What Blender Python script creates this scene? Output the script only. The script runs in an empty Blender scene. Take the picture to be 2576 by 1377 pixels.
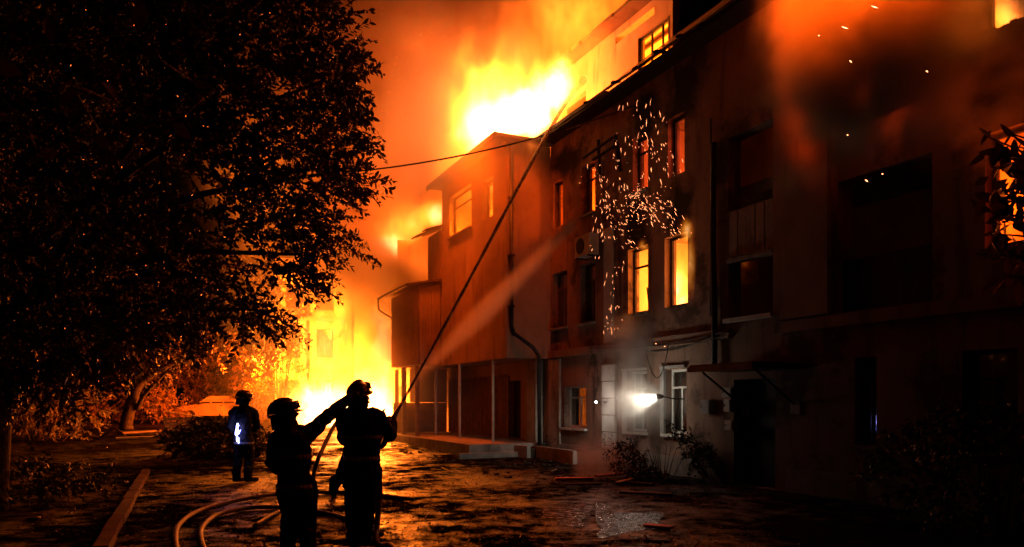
import bpy, math, random
import numpy as np
from mathutils import Vector, Matrix

S = bpy.context.scene
C = S.collection
PI = math.pi
rnd = random.Random(7)
rng = np.random.default_rng(7)

# ------------------------------------------------------------------ camera, sky, exposure
FPX, CX, HZ, EYE = 1900.0, 1288.0, 1010.0, 1.6
cam = bpy.data.cameras.new('camera')
camo = bpy.data.objects.new('camera', cam)
C.objects.link(camo)
camo.location = (0, 0, EYE)
camo.rotation_euler = (PI / 2, 0, 0)
cam.sensor_width = 36
cam.lens = FPX / 2576 * 36
cam.shift_y = (HZ - 688.5) / 2576
cam.clip_start = 0.05
cam.clip_end = 3000
S.camera = camo

world = bpy.data.worlds.new('World')
S.world = world
world.use_nodes = True
wn = world.node_tree
bg = wn.nodes['Background']
bg.inputs[0].default_value = (0.30, 0.085, 0.03, 1)      # night sky over a burning street: dull red-brown
bg.inputs[1].default_value = 0.006
S.view_settings.view_transform = 'Standard'
S.view_settings.look = 'None'
S.view_settings.exposure = 0.0
S.view_settings.gamma = 1.0
S.cycles.use_denoising = True
S.cycles.max_bounces = 4
S.cycles.diffuse_bounces = 2
S.cycles.glossy_bounces = 2
S.cycles.transmission_bounces = 4
S.cycles.transparent_max_bounces = 8
S.cycles.volume_bounces = 0
S.cycles.sample_clamp_indirect = 4
S.cycles.caustics_reflective = False
S.cycles.caustics_refractive = False
S.cycles.volume_step_rate = 2.5
S.cycles.volume_max_steps = 256

FIRE = (1.0, 0.092, 0.003)
FIRE_HOT = (1.0, 0.18, 0.007)

# ------------------------------------------------------------------ street geometry
ANG = math.radians(25)
DIR = Vector((-math.sin(ANG), math.cos(ANG), 0))       # along the facade, away from the camera
NRM = Vector((-math.cos(ANG), -math.sin(ANG), 0))      # out of the facade
K = 1.07
P0 = Vector((1.52 * K, 19.0 * K, 0))


def F(t, s, z):
    p = P0 + DIR * t + NRM * s
    return Vector((p.x, p.y, z))


def tu(u, s=0.0):                                       # where along the facade plane a sight line lands
    k = (u - CX) / FPX
    return (P0.x + NRM.x * s - k * (P0.y + NRM.y * s)) / (DIR.y * k - DIR.x)


def zv(v, u, s=0.0):
    y = F(tu(u, s), s, 0).y
    return EYE + (HZ - v) * y / FPX


def at(u, v, y):
    return Vector(((u - CX) / FPX * y, y, EYE + (HZ - v) / FPX * y))


def zs(z):
    return EYE + (z - EYE) * K


def gz(x, y):                                           # the yard rises gently away from the camera
    a = min(1, max(0, (y - 15) / 27.0))
    return 0.5 * a * a * (3 - 2 * a)


# ------------------------------------------------------------------ node helpers
class Ex:
    def __init__(s, g, sock): s.g = g; s.s = sock
    def __add__(a, b): return a.g.m('ADD', a, b)
    def __sub__(a, b): return a.g.m('SUBTRACT', a, b)
    def __mul__(a, b): return a.g.m('MULTIPLY', a, b)
    def __truediv__(a, b): return a.g.m('DIVIDE', a, b)
    def __radd__(a, b): return a.g.m('ADD', b, a)
    def __rsub__(a, b): return a.g.m('SUBTRACT', b, a)
    def __rmul__(a, b): return a.g.m('MULTIPLY', b, a)


class Gr:
    def __init__(s, tree): s.t = tree

    def n(s, typ, **kw):
        n = s.t.nodes.new(typ)
        for k, v in kw.items(): setattr(n, k, v)
        return n

    def put(s, inp, v):
        if isinstance(v, Ex): s.t.links.new(v.s, inp)
        else: inp.default_value = v

    def m(s, op, *a):
        n = s.n('ShaderNodeMath', operation=op)
        for i, x in enumerate(a): s.put(n.inputs[i], x)
        return Ex(s, n.outputs[0])

    def vm(s, op, *a):
        n = s.n('ShaderNodeVectorMath', operation=op)
        for i, x in enumerate(a): s.put(n.inputs[i], x)
        return Ex(s, n.outputs['Value' if op in ('LENGTH', 'DISTANCE', 'DOT_PRODUCT') else 'Vector'])

    def noise(s, vec, scale, detail=3, rough=.5, dist=0):
        n = s.n('ShaderNodeTexNoise')
        s.put(n.inputs['Vector'], vec)
        n.inputs['Scale'].default_value = scale
        n.inputs['Detail'].default_value = detail
        n.inputs['Roughness'].default_value = rough
        n.inputs['Distortion'].default_value = dist
        return Ex(s, n.outputs[0])

    def mr(s, v, a, b, c=0, d=1, smooth=True):
        n = s.n('ShaderNodeMapRange', interpolation_type='SMOOTHSTEP' if smooth else 'LINEAR')
        s.put(n.inputs[0], v)
        for i, x in enumerate((a, b, c, d)): n.inputs[1 + i].default_value = x
        return Ex(s, n.outputs[0])

    def ell(s, pos, c, r):
        d = s.vm('SUBTRACT', pos, tuple(c))
        return s.vm('LENGTH', s.vm('DIVIDE', d, tuple(r)))

    def mx(s, a, b): return s.m('MAXIMUM', a, b)

    def mix(s, f, a, b):
        n = s.n('ShaderNodeMix', data_type='RGBA')
        s.put(n.inputs[0], f)
        for i, v in ((6, a), (7, b)):
            if isinstance(v, Ex): s.t.links.new(v.s, n.inputs[i])
            else: n.inputs[i].default_value = (*v, 1)
        return Ex(s, n.outputs[2])


def newmat(name):
    m = bpy.data.materials.new(name)
    m.use_nodes = True
    nt = m.node_tree
    nt.nodes.clear()
    o = nt.nodes.new('ShaderNodeOutputMaterial')
    return m, Gr(nt), o


MATS = {}


def mat(name, col, col2=None, rough=.7, scale=3.0, bump=.3, bscale=None, spec=.4, metal=0.0, stain=None, lo=.4, hi=.65, rvar=0.0, coat=0.0):
    m, g, o = newmat(name)
    p = g.n('ShaderNodeBsdfPrincipled')
    g.t.links.new(p.outputs[0], o.inputs[0])
    tc = Ex(g, g.n('ShaderNodeTexCoord').outputs['Object'])
    n1 = g.noise(tc, scale, 6, .6)
    c = g.mix(g.mr(n1, lo, hi), col, col2 or tuple(x * .7 for x in col))
    if stain:
        mp = g.n('ShaderNodeMapping')
        g.put(mp.inputs[0], tc)
        mp.inputs[3].default_value = (2.2, 2.2, .35)
        n2 = g.noise(Ex(g, mp.outputs[0]), 1.1, 5, .65)
        c = g.mix(g.mr(n2, .5, .72), c, stain)
    g.put(p.inputs['Base Color'], c)
    p.inputs['Metallic'].default_value = metal
    p.inputs['Specular IOR Level'].default_value = spec
    p.inputs['Coat Weight'].default_value = coat
    if rvar:
        g.put(p.inputs['Roughness'], g.mr(n1, .3, .7, max(.05, rough - rvar), min(1, rough + rvar)))
    else:
        p.inputs['Roughness'].default_value = rough
    if bump:
        b = g.n('ShaderNodeBump')
        b.inputs['Strength'].default_value = bump
        b.inputs['Distance'].default_value = .03
        g.put(b.inputs['Height'], g.noise(tc, bscale or scale * 8, 5, .6))
        g.t.links.new(b.outputs[0], p.inputs['Normal'])
    MATS[name] = m
    return m


def emit(name, col, strength):
    m, g, o = newmat(name)
    e = g.n('ShaderNodeEmission')
    e.inputs[0].default_value = (*col, 1)
    e.inputs[1].default_value = strength
    g.t.links.new(e.outputs[0], o.inputs[0])
    MATS[name] = m
    return m


def leafmat(name, col, col2, trans=.35, rough=.4):
    m, g, o = newmat(name)
    tc = Ex(g, g.n('ShaderNodeTexCoord').outputs['Object'])
    c = g.mix(g.mr(g.noise(tc, 1.3, 3), .35, .65), col, col2)
    p = g.n('ShaderNodeBsdfPrincipled')
    g.put(p.inputs['Base Color'], c)
    p.inputs['Roughness'].default_value = rough
    p.inputs['Specular IOR Level'].default_value = .5
    tr = g.n('ShaderNodeBsdfTranslucent')
    g.put(tr.inputs[0], c)
    mx = g.n('ShaderNodeMixShader')
    mx.inputs[0].default_value = trans
    g.t.links.new(p.outputs[0], mx.inputs[1])
    g.t.links.new(tr.outputs[0], mx.inputs[2])
    g.t.links.new(mx.outputs[0], o.inputs[0])
    MATS[name] = m
    return m


mat('plaster', (.33, .22, .165), (.25, .165, .125), .85, 1.2, .25, 25, .3, stain=(.12, .09, .075))
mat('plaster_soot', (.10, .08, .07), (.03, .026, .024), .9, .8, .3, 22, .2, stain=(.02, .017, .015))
mat('plaster_warm', (.40, .28, .19), (.33, .23, .15), .85, 1.4, .2, 25, .3, stain=(.2, .13, .09))
mat('plaster_yellow', (.48, .40, .26), (.36, .29, .18), .85, 1.0, .3, 18, .3, stain=(.2, .14, .09))
mat('room_plaster', (.62, .50, .36), (.5, .38, .26), .9, 1.5, .1)
mat('white_block', (.62, .60, .56), (.5, .48, .44), .8, 2.5, .25, 20, .3, stain=(.34, .31, .28))
mat('concrete', (.30, .28, .25), (.2, .19, .17), .85, 3, .5, 20, .3, stain=(.1, .09, .08))
mat('kerb_stone', (.13, .075, .055), (.08, .045, .035), .85, 3, .5, 20, .2)
mat('soil', (.05, .035, .025), (.03, .022, .016), .95, 6, .8, 30, .1)
mat('roof_sheet', (.10, .06, .05), (.06, .04, .035), .7, 2, .3, 14, .4)
mat('old_wood', (.17, .09, .05), (.10, .055, .032), .75, 5, .4, 30, .3)
mat('charred_wood', (.03, .022, .018), (.012, .01, .009), .8, 6, .6, 30, .3)
mat('red_wood', (.42, .10, .05), (.22, .06, .035), .6, 5, .3, 25, .4)
mat('pale_board', (.36, .33, .28), (.26, .23, .19), .7, 3, .3, 22, .3, stain=(.12, .1, .085))
mat('white_paint', (.72, .70, .66), (.58, .56, .52), .5, 4, .1, 20, .4)
mat('grey_paint', (.34, .34, .33), (.24, .24, .23), .6, 4, .15, 20, .4)
mat('dark_metal', (.05, .048, .046), (.03, .028, .027), .45, 5, .15, 20, .5, metal=.6)
mat('grey_metal', (.35, .34, .33), (.25, .24, .23), .5, 5, .1, 20, .5, metal=.7)
mat('black_paint', (.015, .014, .014), (.025, .022, .02), .6, 5, .1)
mat('curtain', (.30, .29, .25), (.18, .17, .14), .9, 6, .4, 14, .1)
mat('curtain_yellow', (.42, .36, .2), (.25, .2, .11), .9, 6, .4, 14, .1)
mat('cable_rubber', (.015, .013, .012), (.02, .018, .016), .6, 8, .1)
mat('hose_fabric', (.20, .12, .085), (.13, .08, .06), .6, 30, .4, 160, .4)
mat('bark', (.07, .045, .032), (.04, .027, .02), .9, 8, .9, 26, .2)
mat('fabric', (.016, .017, .022), (.026, .026, .03), .8, 9, .5, 55, .2)
mat('helmet_shell', (.10, .02, .015), (.07, .016, .012), .32, 4, .05, 20, .5, coat=.4)
mat('visor', (.02, .02, .022), (.03, .03, .03), .15, 5, 0, spec=.6)
mat('skin', (.35, .2, .14), (.3, .16, .11), .6, 6, .1)
mat('rubber', (.012, .012, .012), (.02, .019, .018), .7, 8, .2)
mat('band_silver', (.55, .57, .62), (.45, .47, .55), .35, 12, .1, 60, .6)
mat('band_lime', (.45, .55, .2), (.4, .5, .16), .5, 12, .1, 60, .5)
mat('car_paint', (.42, .38, .33), (.34, .3, .26), .35, 2, .05, 10, .5, coat=.4)
mat('car_glass', (.03, .03, .03), (.05, .045, .04), .08, 2, 0, spec=.7)
mat('chrome', (.55, .54, .52), (.4, .4, .4), .25, 3, 0, metal=.9)
mat('ac_white', (.60, .58, .54), (.48, .46, .42), .5, 4, .05)
mat('paper', (.75, .73, .7), (.6, .58, .55), .8, 5, .05)
mat('ink', (.05, .05, .06), (.08, .08, .09), .8, 5, 0)
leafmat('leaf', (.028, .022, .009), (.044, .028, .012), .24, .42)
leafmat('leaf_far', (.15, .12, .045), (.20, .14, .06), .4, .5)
leafmat('litter', (.10, .07, .04), (.03, .022, .015), .2, .35)
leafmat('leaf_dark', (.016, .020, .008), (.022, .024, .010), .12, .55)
emit('lamp_white', (1.0, .93, .80), 60)
emit('reflex_blue_glow', (.16, .18, 1.0), 14)  # emission in place of the shine on the reflective patch
emit('reflex_blue_white_glow', (.42, .40, 1.0), 20)
emit('spark', (1.0, .30, .11), 9.0)
emit('ember', (1.0, .18, .02), 3.5)

# facade plaster with soot fanned up above the burning windows
m = mat('plaster_facade', (.33, .21, .155), (.24, .155, .115), .85, 1.2, .3, 25, .25, stain=(.10, .07, .055))
g = Gr(m.node_tree); pb_ = next(n for n in m.node_tree.nodes if n.type == 'BSDF_PRINCIPLED')
src = Ex(g, pb_.inputs['Base Color'].links[0].from_socket)
tc = Ex(g, g.n('ShaderNodeTexCoord').outputs['Object'])
nz = g.noise(tc, 1.6, 5, .65, .6)
acc = None
for cx_, cz_, rx_, rz_ in ((-3.0, 5.6, .75, .95), (-4.5, 5.6, .75, 1.0), (-3.3, 8.1, .8, .9), (-4.6, 8.1, .8, .9), (-11.3, 5.9, 1.2, 1.0), (-11.3, 8.4, 1.4, 1.0), (.1, 8.1, 1.6, .7)):
    v_ = g.mr(g.ell(tc, (cx_ * 1.07 + .2, 0, cz_), (rx_, 9, rz_)) + (nz - .5) * 1.6, 1.0, .35)
    acc = v_ if acc is None else g.mx(acc, v_)
blot = g.mr(g.noise(tc, .7, 5, .7), .50, .62, 0, .75)
g.put(pb_.inputs['Base Color'], g.mix(g.mx(acc, blot), src, (.022, .018, .016)))

# glass: a faint mirror over what lies behind
m, g, o = newmat('glass')
gl = g.n('ShaderNodeBsdfGlossy'); gl.inputs['Roughness'].default_value = .06
gl.inputs[0].default_value = (.8, .8, .8, 1)
trn = g.n('ShaderNodeBsdfTransparent'); trn.inputs[0].default_value = (.75, .76, .74, 1)
lw = g.n('ShaderNodeLayerWeight'); lw.inputs[0].default_value = .35
mx = g.n('ShaderNodeMixShader')
g.put(mx.inputs[0], g.mr(Ex(g, lw.outputs['Facing']), 0, 1, .06, .8, False))
g.t.links.new(trn.outputs[0], mx.inputs[1]); g.t.links.new(gl.outputs[0], mx.inputs[2])
g.t.links.new(mx.outputs[0], o.inputs[0])
MATS['glass'] = m

# water jet: broken, half transparent strand
m, g, o = newmat('water_strand')
p = g.n('ShaderNodeBsdfPrincipled')
p.inputs['Base Color'].default_value = (.045, .022, .02, 1); p.inputs['Roughness'].default_value = .45
trn = g.n('ShaderNodeBsdfTransparent')
mx = g.n('ShaderNodeMixShader')
geo = Ex(g, g.n('ShaderNodeNewGeometry').outputs['Position'])
sx = g.n('ShaderNodeSeparateXYZ'); g.put(sx.inputs[0], geo)
thin = g.mr(Ex(g, sx.outputs['Y']), 15.5, 22.5, .93, .16)
nz = g.mr(g.noise(geo, 9.0, 5, .65), .3, .7, .6, 1.15)
g.put(mx.inputs[0], g.m('MINIMUM', thin * nz, 1.0))
g.t.links.new(trn.outputs[0], mx.inputs[1]); g.t.links.new(p.outputs[0], mx.inputs[2])
g.t.links.new(mx.outputs[0], o.inputs[0])
MATS['water_strand'] = m

# ground: wet broken asphalt and dirt
m, g, o = newmat('wet_ground')
p = g.n('ShaderNodeBsdfPrincipled'); g.t.links.new(p.outputs[0], o.inputs[0])
tc = Ex(g, g.n('ShaderNodeTexCoord').outputs['Object'])
big = g.noise(tc, .35, 5, .6, .4)
mid = g.noise(tc, 2.6, 6, .65)
fine = g.noise(tc, 22, 6, .75)
c = g.mix(g.mr(mid, .38, .62), (.010, .007, .0055), (.0045, .0034, .003))
c = g.mix(g.mr(big, .5, .68), c, (.016, .011, .0075))
g.put(p.inputs['Base Color'], c)
g.put(p.inputs['Roughness'], g.mr(big * .6 + mid * .4, .40, .60, .30, .75))
g.put(p.inputs['Specular IOR Level'], g.mr(big * .55 + mid * .45, .38, .54, .19, 0.0))
b = g.n('ShaderNodeBump'); b.inputs['Strength'].default_value = 1.0; b.inputs['Distance'].default_value = .07
g.put(b.inputs['Height'], mid * .22 + fine * .8)
g.t.links.new(b.outputs[0], p.inputs['Normal'])
MATS['wet_ground'] = m

# ------------------------------------------------------------------ mesh helpers


class MB:
    def __init__(s): s.v = []; s.f = []

    def quad(s, a, b, c, d):
        i = len(s.v); s.v += [tuple(a), tuple(b), tuple(c), tuple(d)]; s.f.append((i, i + 1, i + 2, i + 3)); return s

    def face(s, pts):
        i = len(s.v); s.v += [tuple(p) for p in pts]; s.f.append(tuple(range(i, i + len(pts)))); return s

    def box(s, x0, x1, y0, y1, z0, z1):
        i = len(s.v)
        x0, x1 = min(x0, x1), max(x0, x1); y0, y1 = min(y0, y1), max(y0, y1); z0, z1 = min(z0, z1), max(z0, z1)
        s.v += [(x0, y0, z0), (x1, y0, z0), (x1, y1, z0), (x0, y1, z0), (x0, y0, z1), (x1, y0, z1), (x1, y1, z1), (x0, y1, z1)]
        for q in ((0, 3, 2, 1), (4, 5, 6, 7), (0, 1, 5, 4), (1, 2, 6, 5), (2, 3, 7, 6), (3, 0, 4, 7)):
            s.f.append(tuple(i + k for k in q))
        return s

    def obox(s, c, ex, ey, ez):                          # oriented box: centre and half axes
        i = len(s.v); c = Vector(c); ex = Vector(ex); ey = Vector(ey); ez = Vector(ez)
        for dz in (-1, 1):
            for dx, dy in ((-1, -1), (1, -1), (1, 1), (-1, 1)):
                s.v.append(tuple(c + ex * dx + ey * dy + ez * dz))
        for q in ((0, 3, 2, 1), (4, 5, 6, 7), (0, 1, 5, 4), (1, 2, 6, 5), (2, 3, 7, 6), (3, 0, 4, 7)):
            s.f.append(tuple(i + k for k in q))
        return s

    def prism(s, poly, y0, y1):                          # polygon in (x, z) pushed along y
        n = len(poly); i = len(s.v)
        s.v += [(x, y0, z) for x, z in poly] + [(x, y1, z) for x, z in poly]
        s.f.append(tuple(i + k for k in range(n)))
        s.f.append(tuple(i + n + k for k in reversed(range(n))))
        for k in range(n):
            k2 = (k + 1) % n
            s.f.append((i + k2, i + k, i + n + k, i + n + k2))
        return s

    def tube(s, pts, rad, n=8, cap=True):
        pts = [Vector(p) for p in pts]
        if not isinstance(rad, (list, tuple)): rad = [rad] * len(pts)
        i0 = len(s.v)
        up = Vector((0, 0, 1))
        prev = None
        for k, p in enumerate(pts):
            d = (pts[min(k + 1, len(pts) - 1)] - pts[max(k - 1, 0)])
            d = d.normalized() if d.length > 1e-9 else up
            if prev is None:
                a = d.cross(up)
                if a.length < .05: a = d.cross(Vector((1, 0, 0)))
            else:
                a = prev - d * prev.dot(d)
                if a.length < 1e-6: a = d.cross(up)
            a.normalize(); prev = a
            b = d.cross(a)
            for j in range(n):
                w = 2 * PI * j / n
                s.v.append(tuple(p + (a * math.cos(w) + b * math.sin(w)) * rad[k]))
        for k in range(len(pts) - 1):
            for j in range(n):
                j2 = (j + 1) % n
                s.f.append((i0 + k * n + j, i0 + k * n + j2, i0 + (k + 1) * n + j2, i0 + (k + 1) * n + j))
        if cap:
            s.f.append(tuple(i0 + j for j in reversed(range(n))))
            e = i0 + (len(pts) - 1) * n
            s.f.append(tuple(e + j for j in range(n)))
        return s

    def rings(s, rings, n=16):                           # (centre, half axis a, half axis b)
        i0 = len(s.v)
        for c, a, b in rings:
            c = Vector(c); a = Vector(a); b = Vector(b)
            for j in range(n):
                w = 2 * PI * j / n
                s.v.append(tuple(c + a * math.cos(w) + b * math.sin(w)))
        for k in range(len(rings) - 1):
            for j in range(n):
                j2 = (j + 1) % n
                s.f.append((i0 + k * n + j, i0 + k * n + j2, i0 + (k + 1) * n + j2, i0 + (k + 1) * n + j))
        s.f.append(tuple(i0 + j for j in reversed(range(n))))
        e = i0 + (len(rings) - 1) * n
        s.f.append(tuple(e + j for j in range(n)))
        return s

    def capsule(s, pts, rad, n=12):                      # tube with rounded ends
        pts = [Vector(p) for p in pts]
        P, R = [], []
        d0 = (pts[0] - pts[1]).normalized(); d1 = (pts[-1] - pts[-2]).normalized()
        for w in (.98, .8, .45): P.append(pts[0] + d0 * rad[0] * w); R.append(rad[0] * math.sqrt(1 - w * w))
        P += pts; R += list(rad)
        for w in (.45, .8, .98): P.append(pts[-1] + d1 * rad[-1] * w); R.append(rad[-1] * math.sqrt(1 - w * w))
        return s.tube(P, R, n)

    def wall(s, O, ex, nin, L, z0, z1, holes, th):      # wall slab with real openings
        O = Vector(O); ex = Vector(ex); nin = Vector(nin)
        xs = sorted({0.0, L, *[h[0] for h in holes], *[h[1] for h in holes]})
        zz = sorted({z0, z1, *[h[2] for h in holes], *[h[3] for h in holes]})
        xs = [x for x in xs if -1e-6 <= x <= L + 1e-6]; zz = [z for z in zz if z0 - 1e-6 <= z <= z1 + 1e-6]
        P = lambda x, z, d: O + ex * x + nin * (th * d) + Vector((0, 0, z))
        for a, b in zip(xs, xs[1:]):
            for c, d in zip(zz, zz[1:]):
                if any(h[0] - 1e-6 <= a and b <= h[1] + 1e-6 and h[2] - 1e-6 <= c and d <= h[3] + 1e-6 for h in holes): continue
                s.quad(P(a, c, 0), P(b, c, 0), P(b, d, 0), P(a, d, 0))
                s.quad(P(b, c, 1), P(a, c, 1), P(a, d, 1), P(b, d, 1))
        for a, b, c, d in holes:
            s.quad(P(a, c, 0), P(a, c, 1), P(a, d, 1), P(a, d, 0))
            s.quad(P(b, c, 1), P(b, c, 0), P(b, d, 0), P(b, d, 1))
            s.quad(P(a, c, 1), P(a, c, 0), P(b, c, 0), P(b, c, 1))
            s.quad(P(a, d, 0), P(a, d, 1), P(b, d, 1), P(b, d, 0))
        s.quad(P(0, z0, 0), P(0, z1, 0), P(0, z1, 1), P(0, z0, 1))
        s.quad(P(L, z0, 1), P(L, z1, 1), P(L, z1, 0), P(L, z0, 0))
        s.quad(P(0, z1, 0), P(L, z1, 0), P(L, z1, 1), P(0, z1, 1))
        return s

    def build(s, name, m, parent=None, smooth=False):
        me = bpy.data.meshes.new(name)
        me.from_pydata(s.v, [], s.f)
        me.update()
        if smooth:
            me.polygons.foreach_set('use_smooth', [True] * len(me.polygons))
        me.materials.append(MATS[m] if isinstance(m, str) else m)
        ob = bpy.data.objects.new(name, me)
        C.objects.link(ob)
        ob.parent = parent
        return ob


def npmesh(name, V, T, m, parent=None):                 # big triangle soups from numpy
    me = bpy.data.meshes.new(name)
    me.vertices.add(len(V)); me.vertices.foreach_set('co', np.asarray(V, np.float32).ravel())
    nt_ = len(T); k = T.shape[1]
    me.loops.add(nt_ * k); me.loops.foreach_set('vertex_index', np.asarray(T, np.int32).ravel())
    me.polygons.add(nt_); me.polygons.foreach_set('loop_start', np.arange(0, nt_ * k, k, dtype=np.int32))
    me.update(); me.validate()
    me.materials.append(MATS[m])
    ob = bpy.data.objects.new(name, me); C.objects.link(ob); ob.parent = parent
    return ob


def tag(o, label=None, cat=None, group=None, kind=None):
    if label: o['label'] = label
    if cat: o['category'] = cat
    if group: o['group'] = group
    if kind: o['kind'] = kind
    return o


def empty(name, loc=(0, 0, 0), rz=0.0):
    o = bpy.data.objects.new(name, None); C.objects.link(o)
    o.location = loc; o.rotation_euler = (0, 0, rz); o.empty_display_size = .2
    return o


def light(name, loc, watt, col=FIRE, r=.25, parent=None, kind='POINT'):
    l = bpy.data.lights.new(name, kind); l.energy = watt * (1.25 if name == 'fire_or_fill_glow' else 1); l.color = col; l.shadow_soft_size = r
    o = bpy.data.objects.new(name, l); C.objects.link(o); o.location = loc; o.parent = parent
    return o


def aim(o, target):
    o.rotation_euler = (Vector(target) - o.location).to_track_quat('-Z', 'Y').to_euler()


RZ = ANG + PI / 2                                        # building frame: x along facade, y out of it


# ------------------------------------------------------------------ volumes
def volume(name, lo, hi, vox, fn, m):
    ng = bpy.data.node_groups.new(name, 'GeometryNodeTree')
    ng.interface.new_socket('Geometry', in_out='OUTPUT', socket_type='NodeSocketGeometry')
    g = Gr(ng)
    out = ng.nodes.new('NodeGroupOutput')
    v = ng.nodes.new('GeometryNodeVolumeCube')
    v.inputs['Min'].default_value = lo; v.inputs['Max'].default_value = hi
    for i, a in enumerate('XYZ'):
        v.inputs['Resolution ' + a].default_value = max(6, int((hi[i] - lo[i]) / vox))
    p = Ex(g, ng.nodes.new('GeometryNodeInputPosition').outputs[0])
    g.put(v.inputs['Density'], fn(g, p))
    sm = ng.nodes.new('GeometryNodeSetMaterial'); sm.inputs['Material'].default_value = m
    ng.links.new(v.outputs[0], sm.inputs[0]); ng.links.new(sm.outputs[0], out.inputs[0])
    me = bpy.data.meshes.new(name); ob = bpy.data.objects.new(name, me); C.objects.link(ob)
    me.materials.append(m)
    md = ob.modifiers.new('field', 'NODES'); md.node_group = ng
    return ob


def smoke_mat(name, dens, col, aniso=.1):
    m, g, o = newmat(name)
    p = g.n('ShaderNodeVolumePrincipled')
    p.inputs['Color'].default_value = (*col, 1); p.inputs['Density'].default_value = dens
    p.inputs['Anisotropy'].default_value = aniso
    m.cycles.volume_step_rate = .5 if name == 'front_smoke' else .8
    g.t.links.new(p.outputs[0], o.inputs['Volume'])
    return m


def flame_mat(name, strength, power=1.6, dens=.25, cool=(1, .13, .006), warm=(1, .30, .02), hot=(1, .72, .30)):
    m, g, o = newmat(name)
    p = g.n('ShaderNodeVolumePrincipled')
    vi = g.n('ShaderNodeVolumeInfo')
    d = Ex(g, vi.outputs['Density'])
    p.inputs['Density'].default_value = dens
    p.inputs['Color'].default_value = (.4, .3, .25, 1)
    c = g.mix(g.mr(d, .05, .45), cool, warm)
    c = g.mix(g.mr(d, .4, .95), c, hot)
    g.put(p.inputs['Emission Color'], c)
    g.put(p.inputs['Emission Strength'], g.m('POWER', d, power) * strength)
    m.cycles.volume_step_rate = .45
    g.t.links.new(p.outputs[0], o.inputs['Volume'])
    return m

# ================================================================== the ground
def axis(lim, dense, step, far):
    a = list(np.arange(-dense, dense + 1e-6, step)); x = dense; st = step
    while x < far:
        st *= 1.35; x += st; a = [-x] + a + [x]
    return a


gx = axis(0, 24, .5, 900); gy_ = [v + 24 for v in axis(0, 26, .5, 900)]
V = []; Fc = []
for j, y in enumerate(gy_):
    for i, x in enumerate(gx):
        r = .018 * math.sin(x * 1.7 + y * .9) * math.cos(y * 1.3 - x * .6) + .012 * math.sin(x * 4.1 - y * 3.3)
        V.append((x, y, gz(x, y) + (r if abs(x) < 24 and 0 < y < 50 else 0)))
nx = len(gx)
for j in range(len(gy_) - 1):
    for i in range(nx - 1):
        a = j * nx + i; Fc.append((a, a + 1, a + nx + 1, a + nx))
mb = MB(); mb.v = V; mb.f = Fc
ground = mb.build('ground', 'wet_ground', smooth=True)
tag(ground, 'dark wet yard strewn with leaf litter', 'ground', kind='structure')

# ================================================================== the long burning apartment house
house = empty('apartment_house', P0, RZ)
tag(house, 'long three storey plastered apartment house with attic, burning, receding from right to left', 'building')
ZE = zs(8.5)                       # eave
Z1a, Z1b = zs(3.52), zs(4.95)      # first floor windows
Z2a, Z2b = zs(6.15), zs(7.35)      # second floor windows
ZGa, ZGb = .9, zs(2.25)            # ground floor windows
TR = -17.0
TB1 = tu(1385, 0); SB = 1.39
TB2 = tu(1112, SB); TB3 = tu(1075, SB)
SX = 2.2
TX1 = TB2 + .12; TX2 = tu(985, SX)
TMID = 14.8; TEND = 19.6
ZB = zs(2.73)


def span(u0, u1, s=0.0):
    return tuple(sorted((tu(u0, s), tu(u1, s))))


W = {}
for n_, (u0, u1, za, zb) in dict(
        f0=(1390, 1427, Z1a, Z1b), f1=(1460, 1497, Z1a, Z1b), f2=(1580, 1630, Z1a, Z1b), f3=(1672, 1730, Z1a, Z1b),
        h0=(1392, 1416, Z2a, Z2b), h1=(1464, 1497, Z2a, Z2b), h2=(1592, 1630, Z2a, Z2b), h3=(1680, 1722, Z2a, Z2b),
        g1=(1420, 1475, ZGa, zs(1.98)), g2=(1578, 1627, ZGa, ZGb), g3=(1675, 1727, ZGa, ZGb),
        door=(1846, 1950, 0.0, 2.02), st1=(1832, 1950, zs(3.1), zs(4.15)), st2=(1832, 1950, zs(5.05), zs(6.4)),
        lg1=(2108, 2345, zs(2.95), zs(4.95)), lg2=(2108, 2345, zs(5.7), zs(7.7)), g4=(2150, 2205, zs(.95), ZGb),
        r2=(2466, 2720, zs(6.22), zs(7.7)), r1=(2478, 2720, Z1a, Z1b), g5=(2420, 2560, ZGa, ZGb)).items():
    W[n_] = (*span(u0, u1), za, zb)
holes = [(a - TR, b - TR, c, d) for a, b, c, d in W.values()]
mb = MB().wall((TR, 0, 0), (1, 0, 0), (0, -1, 0), TB1 - TR, -.3, ZE, holes, .32)
wall_main = mb.build('wall', 'plaster_facade', house)
mb = MB().wall((TB1 + .002, 0, 0), (1, 0, 0), (0, -1, 0), TMID - TB1, -.3, zs(8.1),
               [(tu(1310, 0) - TB1, tu(1283, 0) - TB1, .45, 2.25), (tu(1212, 0) - TB1, tu(1165, 0) - TB1, 1.1, 2.3)], .4)
mb.build('wall', 'plaster_warm', house)
mb = MB().wall((TMID + .004, -.02, 0), (1, 0, 0), (0, -1, 0), TEND - TMID, -.3, zs(7.3),
               [(1.0, 1.8, 3.6, 5.1), (2.9, 3.7, 3.6, 5.1), (1.0, 1.8, .9, 2.3), (2.9, 3.7, .4, 2.4)], .4)
mb.build('wall', 'plaster_yellow', house)
# end wall and rear, so light does not leak in
mb = MB().box(TR - .3, TR - .002, -9, -.02, -.3, ZE).box(TR, TEND, -9.3, -9, -.3, ZE + .5)
mb.build('rear_wall', 'plaster', house)
# floor slabs inside
for z in (2.78, 5.62, 8.5):
    MB().box(TR + .01, TMID, -8.9, -.43, z, z + .24).build('floor_slab', 'concrete', house)
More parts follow.
